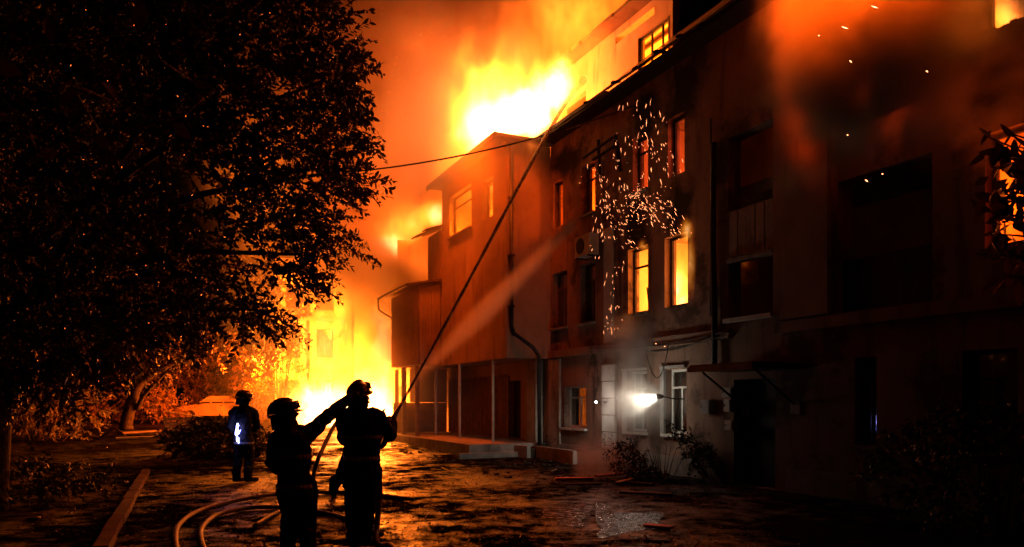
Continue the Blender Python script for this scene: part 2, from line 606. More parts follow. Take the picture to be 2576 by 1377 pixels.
# partitions between rooms
for t in (-5.45, -2.1, 1.62, tu(2405), -14.4):
    MB().box(t - .06, t + .06, -8.9, -.43, 3.03, 8.48).build('partition', 'room_plaster', house)
MB().box(TR + .2, TMID - .2, -3.2, -3.05, 3.03, 8.48).build('corridor_wall', 'room_plaster', house)
MB().box(TR + .2, TMID - .2, -3.2, -3.05, -.2, 2.77).build('corridor_wall', 'room_plaster', house)
MB().box(TB1 + .10, TB1 + .22, -3.04, -.43, -.2, 2.77).build('partition', 'room_plaster', house)

# string course, cornice, plinth, pilasters
t0 = TB1 - .02
MB().box(TR, W['door'][0] - .06, .002, .09, zs(2.74), zs(2.92)).box(W['door'][1] + .06, t0, .002, .09, zs(2.74), zs(2.92)).build('string_course', 'plaster', house)
MB().box(TR, W['door'][0] - .3, .002, .06, -.3, .42).box(W['door'][1] + .3, t0, .002, .06, -.3, .42).build('plinth', 'concrete', house)
pa, pb = span(1520, 1553)
zq = .43
for k in range(5):
    h = (zs(2.45) - .43) / 5
    MB().box(pa + .01 * (k % 2), pb - .01 * (k % 2), .003, .075, zq + .012, zq + h - .012).build('quoin_block', 'white_block', house); zq += h
MB().box(pa + .14, pb - .06, .003, .055, zs(2.95), zs(5.6)).build('pilaster', 'white_block', house)
for u0, u1 in ((1326, 1348), (1384, 1412)):
    a, b = span(u0, u1, .25 if u0 < 1380 else .0)
    MB().box(a, b, .004, .26 if u0 < 1380 else .07, -.1, ZB - .02).build('pilaster', 'pale_board', house)
a, b = span(1955, 2092)
MB().box(a, b, .003, .10, zs(2.95), ZE - .2).build('pilaster', 'plaster', house)
# stairwell parapet boards, each board a piece
a, b = span(1838, 1950)
n_ = 5
for k in range(n_):
    x0 = a + (b - a) * k / n_
    MB().box(x0 + .008, x0 + (b - a) / n_ - .008, -.06 - .008 * (k % 2), .03 + .006 * (k % 3), zs(4.17) + .01 * k, zs(5.03) - .012 * (k % 2)).build('parapet_board', 'pale_board', house)
MB().box(a - .05, b + .05, .031, .16, zs(3.02), zs(3.09)).build('window_ledge', 'white_block', house)
MB().box(a - .02, b + .02, .036, .10, zs(4.1), zs(4.165)).build('window_ledge', 'concrete', house)
# loggia parapets
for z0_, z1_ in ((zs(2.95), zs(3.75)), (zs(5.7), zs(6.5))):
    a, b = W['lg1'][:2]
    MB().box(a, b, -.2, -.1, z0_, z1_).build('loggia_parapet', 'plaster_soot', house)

# ---- windows


def window(key, style, parent=house, s=0.0, rect=None):
    a, b, c, d = rect or W[key]
    dep = s - .16
    fr = 'white_paint' if style in ('curtain', 'lit') else ('charred_wood' if style in ('burn', 'burn2') else 'old_wood')
    mb = MB(); w_ = .055
    mb.box(a, a + w_, dep - .05, dep, c, d).box(b - w_, b, dep - .05, dep, c, d)
    mb.box(a + w_, b - w_, dep - .05, dep, c, c + w_).box(a + w_, b - w_, dep - .05, dep, d - w_, d)
    win = mb.build('window', fr, parent)
    mid = a + (b - a) * .5; tz = c + (d - c) * .70
    if style == 'burn':
        MB().box(a + w_, b - w_, dep - .045, dep - .005, tz, tz + .045).build('transom', fr, win)
    elif style != 'burn2':
        MB().box(mid - .025, mid + .025, dep - .045, dep - .005, c + w_, tz).build('mullion', fr, win)
        MB().box(a + w_, b - w_, dep - .045, dep - .005, tz, tz + .045).build('transom', fr, win)
    if style in ('curtain', 'dark', 'yellow'):
        for x0, x1, y0, y1 in ((a + w_, mid - .025, c + w_, tz), (mid + .025, b - w_, c + w_, tz), (a + w_, b - w_, tz + .045, d - w_)):
            MB().box(x0, x1, dep - .03, dep - .024, y0, y1).build('pane', 'glass', win)
        cm = 'curtain_yellow' if style == 'yellow' else 'curtain'
        for side in (0, 1):
            mb = MB(); n_ = 26; x0, x1 = (a + .02, mid - .02) if side == 0 else (mid + .06, b - .02)
            if style == 'dark' and side: x0 = mid + (b - mid) * .45
            pts = [(x0 + (x1 - x0) * i / n_, dep - .2 + .035 * math.sin(i * 1.9 + side) + .012 * math.sin(i * 4.7)) for i in range(n_ + 1)]
            for (p, q), (p2, q2) in zip(pts, pts[1:]): mb.quad((p, q, c), (p2, q2, c), (p2, q2 + .02, d), (p, q + .02, d))
            mb.build('curtain', cm, win, True)
    if style not in ('burn2',):
        MB().box(a - .06, b + .06, s + .003, s + .10, c - .07, c - .012).build('sill', 'white_block' if style in ('curtain', 'lit') else 'concrete', win)
    return win


window('f0', 'dark'); window('f1', 'dark')
window('f2', 'burn'); window('f3', 'burn2')
window('h0', 'burn2'); window('h1', 'burn'); window('h2', 'burn'); window('h3', 'burn2')
window('g1', 'curtain'); window('g2', 'curtain'); window('g3', 'curtain')
window('g4', 'yellow'); window('g5', 'dark')
window('r1', 'burn'); window('r2', 'burn2')
# pale surrounds of the ground floor windows
for k in ('g2', 'g3'):
    a, b, c, d = W[k]
    sh = .013 if k == 'g3' else .012
    MB().box(b + .004, b + .13, .003, .05 + sh, c - .05, d + .02).box(a - .02, b + .13, .003, .075 + sh, d + .022, d + .075).build('window_surround', 'white_paint' if k == 'g2' else 'grey_paint', house)
# charred sash left hanging in the right hand fire window
a, b, c, d = W['f2']
MB().obox((a + .2, -.15, c + .3), (.012, 0, .004), (0, .012, 0), (.05, 0, .28)).build('charred_sash', 'charred_wood', house)
# jagged lower edge of the burning window at the far right
a, b, c, d = W['r2']
mb = MB(); n_ = 14; x = a
for k in range(n_):
    w_ = (b - a) / n_
    mb.box(x + .004, x + w_ - .004, -.30, -.03 - .02 * (k % 2), c - .005, c + rnd.uniform(.02, .10)); x += w_
o_ = mb.build('broken_sill', 'charred_wood', house); tag(o_, kind='stuff')

# ---- stair door and canopy
a, b, c, d = W['door']
mb = MB().box(a, b, -.30, -.24, c, d)
dr = mb.build('door', 'black_paint', house)
MB().box(a + .1, a + .16, -.238, -.17, .95, 1.15).build('handle', 'grey_metal', dr)
for z0_, z1_ in ((.15, .9), (1.05, 1.9)):
    MB().box(a + .12, b - .12, -.238, -.225, z0_, z1_).build('door_panel', 'black_paint', dr)
ca, cb = tu(1905, 1.0), tu(1744, 1.0)
mb = MB().prism([(ca, 2.16), (cb, 2.16), (cb, 2.27), (ca, 2.27)], .012, 1.1)
cnp = mb.build('canopy', 'dark_metal', house)
MB().box(ca - .01, cb + .01, 1.101, 1.13, 2.14, 2.24).build('canopy_edge', 'dark_metal', cnp)
for t in (ca + .15, cb - .15):
    MB().tube([(t, .02, 1.55), (t, .9, 2.14)], .02, 6).build('canopy_bracket', 'dark_metal', cnp)

# ---- main roof: steep sheet roof to the right, shallow strip under the attic
TA0 = tu(1692, -1.6)
n_ = 14
for k in range(n_):                                    # seamed sheets
    x0 = TR + (TA0 - TR) * k / n_; x1 = TR + (TA0 - TR) * (k + 1) / n_
    dz = .008 * (k % 2)
    mb = MB()
    mb.face([(x0, .5, ZE + .02 + dz), (x1, .5, ZE + .02 + dz), (x1, -4.2, ZE + 3.9 + dz), (x0, -4.2, ZE + 3.9 + dz)])
    mb.face([(x0, .5, ZE - .05 + dz), (x0, -4.2, ZE + 3.8 + dz), (x1, -4.2, ZE + 3.8 + dz), (x1, .5, ZE - .05 + dz)])
    mb.face([(x0, .5, ZE - .05 + dz), (x1, .5, ZE - .05 + dz), (x1, .5, ZE + .02 + dz), (x0, .5, ZE + .02 + dz)])
    mb.build('roof_sheet', 'roof_sheet', house)
MB().prism([(TR, ZE + 3.8), (TA0, ZE + 3.8), (TA0, ZE + 3.9), (TR, ZE + 3.9)], -9.3, -4.2).build('roof', 'roof_sheet', house)
MB().box(TR, TB1, .004, .48, ZE - .14, ZE - .07).build('eave_board', 'charred_wood', house)
mb = MB()
mb.face([(TA0, .5, ZE + .03), (TB1 + .3, .5, ZE + .03), (TB1 + .3, -1.62, ZE + .55), (TA0, -1.62, ZE + .55)])
mb.face([(TA0, .5, ZE - .06), (TA0, -1.62, ZE + .46), (TB1 + .3, -1.62, ZE + .46), (TB1 + .3, .5, ZE - .06)])
mb.face([(TA0, .5, ZE - .06), (TB1 + .3, .5, ZE - .06), (TB1 + .3, .5, ZE + .03), (TA0, .5, ZE + .03)])
mb.build('roof', 'roof_sheet', house)
# broken battens sticking out under the eave
for k in range(7):
    t = tu(1500 + 45 * k + rnd.uniform(-18, 18), .4); l = rnd.uniform(.04, .16)
    MB().obox((t, .5 + l * .3, ZE - .02 + rnd.uniform(-.02, .04)), (.035, .01, 0), (-.01, l, -.03), (0, 0, .03)).build('rafter_end', 'charred_wood', house)

# charred beams hanging from the burnt eave
for ua, va, ub, vb, s_ in ((1468, 398, 1532, 345, .35), (1492, 402, 1545, 362, .30), (1548, 340, 1552, 430, .2), (1505, 352, 1500, 440, .15)):
    a_ = (tu(ua, s_), s_, zv(va, ua, s_)); b_ = (tu(ub, s_), s_ - .1, zv(vb, ub, s_))
    MB().tube([a_, b_], .045, 4).build('hanging_beam', 'charred_wood', house)

# ---- attic storey
ZA = zs(11.4); SA = -1.6
aw = (*span(1605, 1686, SA), zs(9.72), zs(10.72))
slot = (*span(1548, 1646, SA), zs(11.02), zs(11.2))
big = (*span(1412, 1474, SA), zs(8.9), zs(10.4))
TA1 = 9.0
mb = MB().wall((TA0, SA, 0), (1, 0, 0), (0, -1, 0), TA1 - TA0, ZE + .1, ZA, [(h[0] - TA0, h[1] - TA0, h[2], h[3]) for h in (aw, slot, big)], .22)
mb.build('attic_wall', 'plaster_warm', house)
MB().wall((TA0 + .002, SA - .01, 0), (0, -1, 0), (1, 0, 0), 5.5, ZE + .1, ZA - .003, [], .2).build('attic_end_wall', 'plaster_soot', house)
MB().box(TA0, TA1, -7.3, -7.1, ZE + .1, ZA - .01).build('attic_rear_wall', 'room_plaster', house)
nsh = 20
for k in range(nsh):
    x0 = TA0 - .25 + (TA1 - TA0 + .3) * k / nsh; x1 = TA0 - .25 + (TA1 - TA0 + .3) * (k + 1) / nsh - .01
    e = rnd.uniform(-.05, .09) * (1.6 if k > 7 else .6)
    mb = MB().prism([(x0, ZA + .02), (x1, ZA + .02), (x1, ZA + .12), (x0, ZA + .12)], -7.4, SA + .45 + e)
    mb.build('roof_sheet', 'roof_sheet', house)
awin = MB()
a, b, c, d = aw
awin.box(a, a + .05, SA - .12, SA - .06, c, d).box(b - .05, b, SA - .12, SA - .06, c, d).box(a + .05, b - .05, SA - .12, SA - .06, c, c + .05).box(a + .05, b - .05, SA - .12, SA - .06, d - .05, d)
awin = awin.build('window', 'charred_wood', house)
for u_ in (1634, 1661):
    t = tu(u_, SA)
    MB().box(t - .02, t + .02, SA - .115, SA - .065, c + .05, d - .05).build('mullion', 'charred_wood', awin)
MB().box(TA0 + .22, TA1 - .1, -7.05, SA - .25, ZA - .10, ZA - .03).build('attic_ceiling', 'room_plaster', house)
for k in range(3):                                     # bare ceiling laths seen through the attic window
    MB().box(TA0 + .3, TA0 + 4.2, -2.3 - .55 * k, -2.24 - .55 * k, ZA - .20, ZA - .11).build('ceiling_lath', 'old_wood', house)
MB().box(a - .1, b + .1, SA + .003, SA + .09, c - .10, c - .02).build('sill', 'old_wood', house)

# ---- bay (upper floors jut out over the porch)
bw1 = (*span(1131, 1186, SB), zv(598, 1133, SB), zv(497, 1133, SB))
bw2 = (*span(1214, 1240, SB), zv(550, 1225, SB), zv(452, 1225, SB))
ZBT = zs(8.34)
mb = MB().wall((TB1, SB, 0), (1, 0, 0), (0, -1, 0), TB2 - TB1, ZB, ZBT, [(h[0] - TB1, h[1] - TB1, h[2], h[3]) for h in (bw1, bw2)], .16)
mb.build('bay_wall', 'plaster_warm', house)
MB().wall((TB1 - .002, SB - .003, 0), (0, -1, 0), (1, 0, 0), SB - .006, ZB + .003, ZBT - .003, [], .15).build('bay_side_wall', 'plaster_warm', house)
MB().wall((TB2 + .002, SB - .003, 0), (0, -1, 0), (-1, 0, 0), SB - .006, ZB + .003, ZBT - .003, [], .15).build('bay_side_wall', 'plaster_warm', house)
MB().box(TB1 + .15, TB2 - .15, .42, SB - .17, ZB + .004, ZB + .16).build('bay_floor', 'concrete', house)
MB().box(TB1 + .16, TB2 - .16, .004, .4, ZB + .006, ZB + .16).build('bay_floor', 'concrete', house)
MB().box(TB1 - .25, TB2 + .30, .005, SB + .42, ZBT + .012, ZBT + .10).build('bay_roof', 'roof_sheet', house)
MB().box(TB1 - .26, TB2 + .31, SB + .421, SB + .46, ZBT - .06, ZBT + .11).build('fascia', 'charred_wood', house)
window('', 'burn', house, SB, bw1); window('', 'burn2', house, SB, bw2)
ZST = zv(600, 1075, SB) + .02
mb = MB().wall((TB2 + .16, SB - .02, 0), (1, 0, 0), (0, -1, 0), TB3 - TB2 - .16, ZB, ZST, [], .16)
mb.build('bay_wall', 'plaster_warm', house)
MB().wall((TB3 + .002, SB - .03, 0), (0, -1, 0), (-1, 0, 0), SB - .03, ZB, ZST - .004, [], .15).build('bay_side_wall', 'plaster_warm', house)
for k in range(9):                                     # tiled lower step, tiles broken at the edge
    s0 = .02 + k * .2; zt = ZST + .62 - .072 * k
    for q in range(4):
        if k == 8 and q == 1: continue
        x0 = TB2 + .33 + q * (TB3 - TB2 + .1) / 4; x1 = x0 + (TB3 - TB2 + .1) / 4 - .015
        MB().obox(((x0 + x1) / 2, s0 + .12, zt + rnd.uniform(-.01, .015)), ((x1 - x0) / 2, 0, 0), (0, .12, -.052), (0, .006, .018)).build('roof_tile', 'roof_sheet', house)
# ---- boarded box balcony
ZXB, ZXT = zs(2.78), zs(5.2)
xw = (TX1 + .35, TX2 - .25, zs(3.75), zs(4.85))
npl = 18
for k in range(npl):
    x0 = TX1 + (TX2 - TX1) * k / npl; x1 = TX1 + (TX2 - TX1) * (k + 1) / npl - .012
    j = .006 * (k % 3)
    if x1 < xw[0] or x0 > xw[1]:
        MB().box(x0, x1, SX - .04 + j, SX + j, ZXB, ZXT).build('plank', 'old_wood', house)
    else:
        MB().box(x0, x1, SX - .04 + j, SX + j, ZXB, xw[2]).build('plank', 'old_wood', house)
        MB().box(x0, x1, SX - .04 + j, SX + j, xw[3], ZXT).build('plank', 'old_wood', house)
        MB().box((x0 + x1) / 2 - .02, (x0 + x1) / 2 + .02, SX - .05, SX - .01, xw[2] + .002, xw[3] - .002).build('grille_bar', 'pale_board', house)
MB().box(TX1 + .05, TX2 - .05, SX - .3, SX - .28, xw[2] - .2, xw[3] + .1).build('balcony_screen', 'curtain', house)
ns = 7
for k in range(ns):
    s0 = SB + .03 + (SX - SB - .08) * k / ns; s1 = SB + .03 + (SX - SB - .08) * (k + 1) / ns - .008
    MB().box(TX1 + .004 * (k % 2), TX1 + .05, s0, s1, ZXB + .003, ZXT + .12 - .03 * k).build('plank', 'plaster_warm', house)
MB().box(TX2 - .05, TX2 - .003, .01, SX - .045, ZXB + .004, ZXT).build('balcony_end_wall', 'old_wood', house)
MB().box(TX1 + .06, TX2 - .06, .02, SX - .06, ZXB + .006, ZXB + .12).build('balcony_floor', 'old_wood', house)
mb = MB()
ra, rb = TX1 - .12, TX2 + .35
zi, zo = ZXT + .52, ZXT + .02
mb.face([(ra, .02, zi + .07), (ra, SX + .35, zo + .07), (rb, SX + .35, zo + .07), (rb, .02, zi + .07)])
mb.face([(ra, .02, zi), (rb, .02, zi), (rb, SX + .35, zo), (ra, SX + .35, zo)])
mb.face([(ra, SX + .35, zo), (rb, SX + .35, zo), (rb, SX + .35, zo + .07), (ra, SX + .35, zo + .07)])
mb.face([(ra, .02, zi), (ra, SX + .35, zo), (ra, SX + .35, zo + .07), (ra, .02, zi + .07)])
mb.face([(rb, .02, zi), (rb, .02, zi + .07), (rb, SX + .35, zo + .07), (rb, SX + .35, zo)])
brf = mb.build('balcony_roof', 'roof_sheet', house)
MB().tube([(ra, SX + .41, zo + .01), (rb + .05, SX + .41, zo - .02)], .055, 8).build('gutter', 'dark_metal', brf)
MB().tube([(rb, SX + .41, zo - .05), (rb + .02, SX + .40, zo - .42), (rb - .30, SX - .02, zo - .75), (TX2 + .04, SX - .25, zo - .8)], .035, 7).build('gutter_spout', 'dark_metal', brf)
# eave of the far stretch, flames show above it
for k in range(12):
    x0 = TMID + .1 + (TEND - TMID) * k / 12; x1 = x0 + (TEND - TMID) / 12 - .02
    mb = MB(); z = zs(7.3) + .02 * math.sin(k * 2.3)
    mb.obox(((x0 + x1) / 2, -.3, z + .35), ((x1 - x0) / 2, 0, 0), (0, .75, -.32), (0, .015, .04)).build('roof_sheet', 'roof_sheet', house)
MB().box(TMID - .02, TMID + .04, -3, .5, zs(7.3), zs(8.3)).build('party_wall', 'plaster_warm', house)
# ---- downpipe round the corner of the bay
tp = TB1 - .09
pts = [(tp, SB - .12, zs(8.2)), (tp, SB - .12, zs(3.55)), (tp - .02, SB - .2, zs(3.35)), (tp - .05, .62, zs(3.0)), (tp - .05, .45, zs(2.8)), (tp - .05, .42, .35)]
MB().tube(pts, .055, 10).build('downpipe', 'dark_metal', house, True)
for z in (7.2, 5.6, 4.2):
    MB().box(tp - .075, tp + .08, SB - .195, SB - .045, z, z + .05).build('pipe_bracket', 'dark_metal', house)
# ---- porch
MB().box(TB1 + .1, TX2 + .4, .01, SX + .25, -.2, .42).build('porch_floor', 'concrete', house)
MB().box(TB1 - .1, TB1 + .09, .3, SX + .6, -.2, .20).build('porch_step', 'concrete', house)
for u_, s_, r_ in ((1050, SX, .06), (1096, SB, .035), (1156, SB, .035), (1240, SB, .03), (1016, SX, .07), (998, SX - .3, .06)):
    t = tu(u_, s_)
    MB().box(t - r_, t + r_, s_ - r_, s_ + r_, .425, ZB - .01).build('porch_post', 'old_wood' if r_ > .05 else 'pale_board', house)
MB().box(TX2 - .12, TX2 - .02, .05, SX - .05, .425, 1.55).build('porch_end_wall', 'old_wood', house)
MB().box(TX2 - .12, TX2 - .02, .05, 1.5, 1.56, ZXB - .01).build('porch_end_wall', 'old_wood', house)
npn = 26
for k in range(npn):
    x0 = tu(1278, .06) + (9.5 - tu(1278, .06)) * k / npn; w_ = (9.5 - tu(1278, .06)) / npn
    if tu(1310, 0) - .1 < x0 < tu(1283, 0): continue
    MB().box(x0, x0 + w_ - .014, .006, .045 + .008 * (k % 3), .44, 2.4 + .03 * (k % 2)).build('wall_board', 'old_wood', house)
MB().box(tu(1310, 0), tu(1283, 0), -.2, -.15, .45, 2.25).build('door', 'charred_wood', house)

# cables and pipe bundle on the facade
t = tu(1797, .08)
MB().tube([(t, .09, zs(6.4)), (t + .02, .10, zs(4.6)), (t - .02, .09, zs(3.1)), (t - .03, .11, zs(2.2))], .06, 8).build('cable_duct', 'cable_rubber', house, True)
MB().tube([(t + .13, .06, zs(6.9)), (t + .10, .07, zs(4.9)), (t + .14, .06, zs(3.2))], .022, 6).build('cable', 'cable_rubber', house, True)
for q, (ua, va, ub, vb, sag) in enumerate(((1480, 876, 1840, 830, .12), (1545, 870, 1790, 845, .22), (1625, 885, 1850, 838, .05))):
    pts = []
    for i in range(15):
        f = i / 14; u_ = ua + (ub - ua) * f; v_ = va + (vb - va) * f
        pts.append((tu(u_, .12), .12 + .015 * q, zv(v_, u_, .12) - sag * 4 * f * (1 - f)))
    MB().tube(pts, .014, 6).build('cable', 'cable_rubber', house, True)
pts = []
for i in range(17):
    f = i / 16; a_ = PI * f
    pts.append((tu(1682, .14) + (tu(1622, .14) - tu(1682, .14)) * f, .14, zs(2.78) - .85 * math.sin(a_) ** .8 * (1 - .25 * f)))
MB().tube(pts, .012, 6).build('cable', 'cable_rubber', house, True)

# fire inside the rooms


def room_light(t, s, z, w, col=FIRE_HOT, r=.3):
    return light('fire_or_fill_glow', (t, s, z), w, col, r, house)


# ================================================================== building across the end of the yard
endh = empty('end_house', F(TEND + .05, .5, 0), RZ)
tag(endh, 'pale yellow plastered house across the end of the yard, glowing in the fire', 'building')
# local frame: x away from camera, y outwards along the yard
mb = MB().wall((0, -1.2, 0), (0, 1, 0), (1, 0, 0), 2.0, 0, 8.3, [], .35)
mb.build('wall', 'plaster_yellow', endh)
hl = [(.9, 1.75, 3.75, 5.2), (2.5, 3.2, 3.75, 5.2), (.9, 1.75, 1.3, 2.6), (2.5, 3.2, 1.3, 2.6), (.9, 1.75, 6.1, 7.3), (2.5, 3.2, 6.1, 7.3)]
mb = MB().wall((.5, .82, 0), (0, 1, 0), (1, 0, 0), 3.7, 0, 8.0, hl, .35)
mb.build('wall', 'plaster_yellow', endh)
MB().box(.002, .498, .45, .80, 0, 8.1).build('corner_wall', 'plaster_yellow', endh)
MB().box(.38, .498, .83, 4.5, 3.0, 3.18).build('string_course', 'plaster', endh)
MB().box(.30, .498, .83, 4.5, 5.55, 5.72).build('string_course', 'plaster', endh)
MB().box(.2, 6, -1.3, 4.7, 8.31, 8.5).build('roof', 'roof_sheet', endh)
for y0, y1, z0_, z1_ in hl:
    w_ = MB().box(.62, .66, .82 + y0, .82 + y0 + .06, z0_, z1_).box(.62, .66, .82 + y1 - .06, .82 + y1, z0_, z1_).box(.62, .66, .82 + y0 + .06, .82 + y1 - .06, z1_ - .06, z1_).box(.62, .66, .82 + y0 + .06, .82 + y1 - .06, z0_, z0_ + .06).build('window', 'old_wood', endh)
    MB().box(.645, .65, .82 + y0 + .06, .82 + y1 - .06, z0_ + .06, z1_ - .06).build('pane', 'glass', w_)
    MB().box(.63, .655, .82 + (y0 + y1) / 2 - .02, .82 + (y0 + y1) / 2 + .02, z0_ + .06, z1_ - .06).build('mullion', 'old_wood', w_)
    MB().box(.40, .497, .82 + y0 - .05, .82 + y1 + .05, z0_ - .09, z0_ - .01).build('sill', 'plaster', w_)
MB().tube([(.42, 2.93, 8.0), (.42, 2.93, 2.0), (.42, 2.93, .3)], .06, 8).build('downpipe', 'dark_metal', endh)
MB().tube([(.44, 1.0, 5.2), (.42, 1.9, 4.5), (.44, 2.6, 4.3)], .03, 6).build('cable', 'cable_rubber', endh)
MB().box(.25, .49, 3.75, 4.2, 2.2, 2.55).build('meter_cabinet', 'old_wood', endh)
for k in range(6):
    MB().box(-.02 + .004 * (k % 2), .36, .83 + k * .62, .83 + k * .62 + .58, .1, 1.2).build('fence_board', 'pale_board', endh)

# ================================================================== fire and smoke
def flame_light(t, s, z, w, col=FIRE, r=.35):
    return light('fire_or_fill_glow', F(t, s, z), w, col, r)


for t_, s_, z_, w_ in ((2.2, -.5, 10.1, 800), (3.2, -.3, 10.9, 1000), (4.3, -.2, 10.0, 800), (5.6, -.4, 11.2, 900), (2.0, -.9, 12.3, 700), (7.4, -.8, 10.2, 800)):
    flame_light(t_, s_, z_, w_, FIRE, .7)             # roof fire
def fire_fill_spot(p, target, w, deg, col=FIRE, r=.4):  # added fire-coloured cones that brighten bay, spray, smoke and shrubs
    o = light('fire_or_fill_glow', p, w, col, r, None, 'SPOT'); o.data.spot_size = math.radians(deg); o.data.spot_blend = .9; aim(o, target); return o


fire_fill_spot(F(2.0, 2.3, 10.4), F(2.2, .9, 6.0), 3600, 66)
fire_fill_spot(F(5.0, 2.5, 10.2), F(5.0, 1.0, 5.0), 2700, 70)
fire_fill_spot(F(-.4, 2.2, 10.8), F(1.6, .9, 6.0), 1100, 46)
fire_fill_spot(F(2.5, 2.4, 10.2), F(-2.0, 3.0, 4.4), 9000, 34)
fire_fill_spot(F(12.6, 3.1, 3.0), F(-3.0, 4.6, 3.3), 70000, 20)
fire_fill_spot(F(-10.7, .9, 7.3), F(-6.8, 1.3, 8.2), 1600, 80, FIRE, .5)
fire_fill_spot(F(-12.0, 4.6, 9.9), F(-11.2, .8, 7.8), 18000, 34)  # added spot hanging unseen before the facade, no flame there
fire_fill_spot(F(-10.0, 4.6, 10.0), F(-9.5, .8, 7.8), 12000, 34)
flame_light(1.6, -1.0, 10.3, 260, FIRE, .3)
flame_light(11.5, -1.0, 9.6, 2400, FIRE, .6)
flame_light(17.0, 1.0, 8.8, 2600, FIRE, .6)
flame_light(14.9, .8, 2.8, 9000, (1, .12, .005), .7)       # blaze at the foot of the far stretch
flame_light(17.6, 1.3, 2.2, 20000, FIRE_HOT, .8)
flame_light(18.4, 1.6, 5.4, 7000, FIRE_HOT, .6)
flame_light(18.6, 3.4, 1.6, 1200, (1, .12, .005), .6)
fire_fill_spot(Vector((-11.2, 34.0, 3.6)), (-17.5, 42.5, 1.4), 30000, 120)  # added cone turned on the shrubs and the car
room_light(-3.0, -1.2, 4.4, 200); room_light(-4.5, -1.3, 4.3, 220)      # first floor room
room_light(-3.6, -1.9, 6.7, 80, FIRE); room_light(-4.9, -1.2, 7.2, 60, (1, .13, .05))
room_light(.6, -1.3, 7.3, 260, FIRE)
room_light(3.6, .7, 6.9, 420, FIRE_HOT); room_light(5.4, .7, 6.9, 520, FIRE_HOT)
room_light(-1.4, -4.0, 10.6, 1500, FIRE_HOT); room_light(.8, -3.6, 10.8, 500, FIRE_HOT); room_light(3.2, -3.2, 10.4, 600, FIRE_HOT)
room_light(-11.3, -1.1, 7.2, 240, FIRE_HOT); room_light(-11.4, -1.1, 4.5, 120, FIRE)


def plume_field(g, p):
    q = g.vm('MULTIPLY', p, (1, 1, .85))
    n = g.noise(q, .24, 6, .56, .9)
    e = g.ell(p, (-1.5, 30, 12), (11.5, 8, 13))
    e2 = g.ell(p, (1.5, 25.5, 13), (5, 5, 6))
    env = g.mr(e, 1.0, .62)
    return g.mr(n, .475, .64) * env * (g.mr(e2, 1.1, .3, .8, 1.5)) + env * .022


tag(volume('smoke', (-13.5, 22, 1.5), (10, 38, 24), .24, plume_field, smoke_mat('plume_smoke', 1.35, (.72, .62, .55))),
    'thick orange lit smoke rolling up behind the burning roof', 'smoke', kind='stuff')


def ts(g, p):
    d = g.vm('SUBTRACT', p, tuple(P0))
    return g.vm('DOT_PRODUCT', d, tuple(DIR)), g.vm('DOT_PRODUCT', d, tuple(NRM))


def bounds(t0, t1, s0, s1, z0, z1):
    c = [F(t, s, 0) for t in (t0, t1) for s in (s0, s1)]
    return (min(a.x for a in c), min(a.y for a in c), z0), (max(a.x for a in c), max(a.y for a in c), z1)


def slab(g, x, a, b, soft):
    return g.mr(x, a, a + soft) * g.mr(x, b, b - soft)


def front_field(g, p):
    t, s = ts(g, p)
    n = g.noise(g.vm('MULTIPLY', p, (1, 1, 1)), .95, 6, .56, .5)
    sx = g.n('ShaderNodeSeparateXYZ'); g.put(sx.inputs[0], p); z = Ex(g, sx.outputs[2])
    env = slab(g, t, -14.2, -8.0, 1.1) * slab(g, s, .02, 1.7, .5) * g.mr(z, 4.2, 6.8)
    return g.mr(n + env * .15, .53, .64) * env


lo, hi = bounds(-14.2, -7.9, 0, 1.9, 4.2, 9.4)
tag(volume('smoke', lo, hi, .12, front_field, smoke_mat('front_smoke', 3.6, (.85, .74, .64))),
    'brown smoke hanging in front of the dark upper facade at right', 'smoke', kind='stuff')


def mist_field(g, p):
    t, s = ts(g, p)
    sx = g.n('ShaderNodeSeparateXYZ'); g.put(sx.inputs[0], p); z = Ex(g, sx.outputs[2])
    n = g.noise(p, .5, 4, .5, .5)
    e = g.ell(p, F(2.0, 2.6, 8.2), (3.2, 3.2, 3.6))
    e2 = g.ell(p, F(9, 4, 3), (6, 6, 5))
    return (g.mr(e, 1, .1) * 1.0 + g.mr(e2, 1, .2) * .28) * g.mr(n, .3, .7, .35, 1.0)


lo, hi = bounds(-1.5, 13, 1.5, 6.5, .1, 12)
tag(volume('mist', lo, hi, .25, mist_field, smoke_mat('mist_water', .5, (.85, .8, .75))),
    'fine water mist drifting before the bay, glowing orange', 'mist', kind='stuff')


def puff_field(g, p):
    t, s = ts(g, p)
    n = g.noise(p, .95, 5, .55, .6)
    w = (n - .5) * 2.0
    n2 = g.noise(p, 2.6, 4, .6, .5)
    a = g.mr(g.ell(p, F(tu(1600, .8), .8, 1.55), (1.0, 1.0, .75)) + w, 1, .1) * 1.0
    b = g.mr(g.ell(p, F(tu(1555, 1.5), 1.5, .4), (1.1, 1.1, .65)) + w, 1, .1) * .8
    c = g.mr(g.ell(p, F(tu(1580, .7), .7, 2.75), (.8, .8, .9)) + w, 1, .1) * .8
    d = g.mr(g.ell(p, F(tu(1598, .9), .9, 1.56), (.62, .62, .34)) + w * .5, 1, .1) * 1.6
    return g.mx(g.mx(g.mx(a, b), c) * g.mr(n2, .32, .66, .25, 1.0), d) * g.mr(s, .02, .2)


lo, hi = bounds(-4.8, -.6, 0, 3, 0, 4.2)
tag(volume('smoke', lo, hi, .09, puff_field, smoke_mat('puff_smoke', 2.4, (.75, .72, .68))),
    'pale smoke drifting past the lit ground floor windows', 'smoke', kind='stuff')


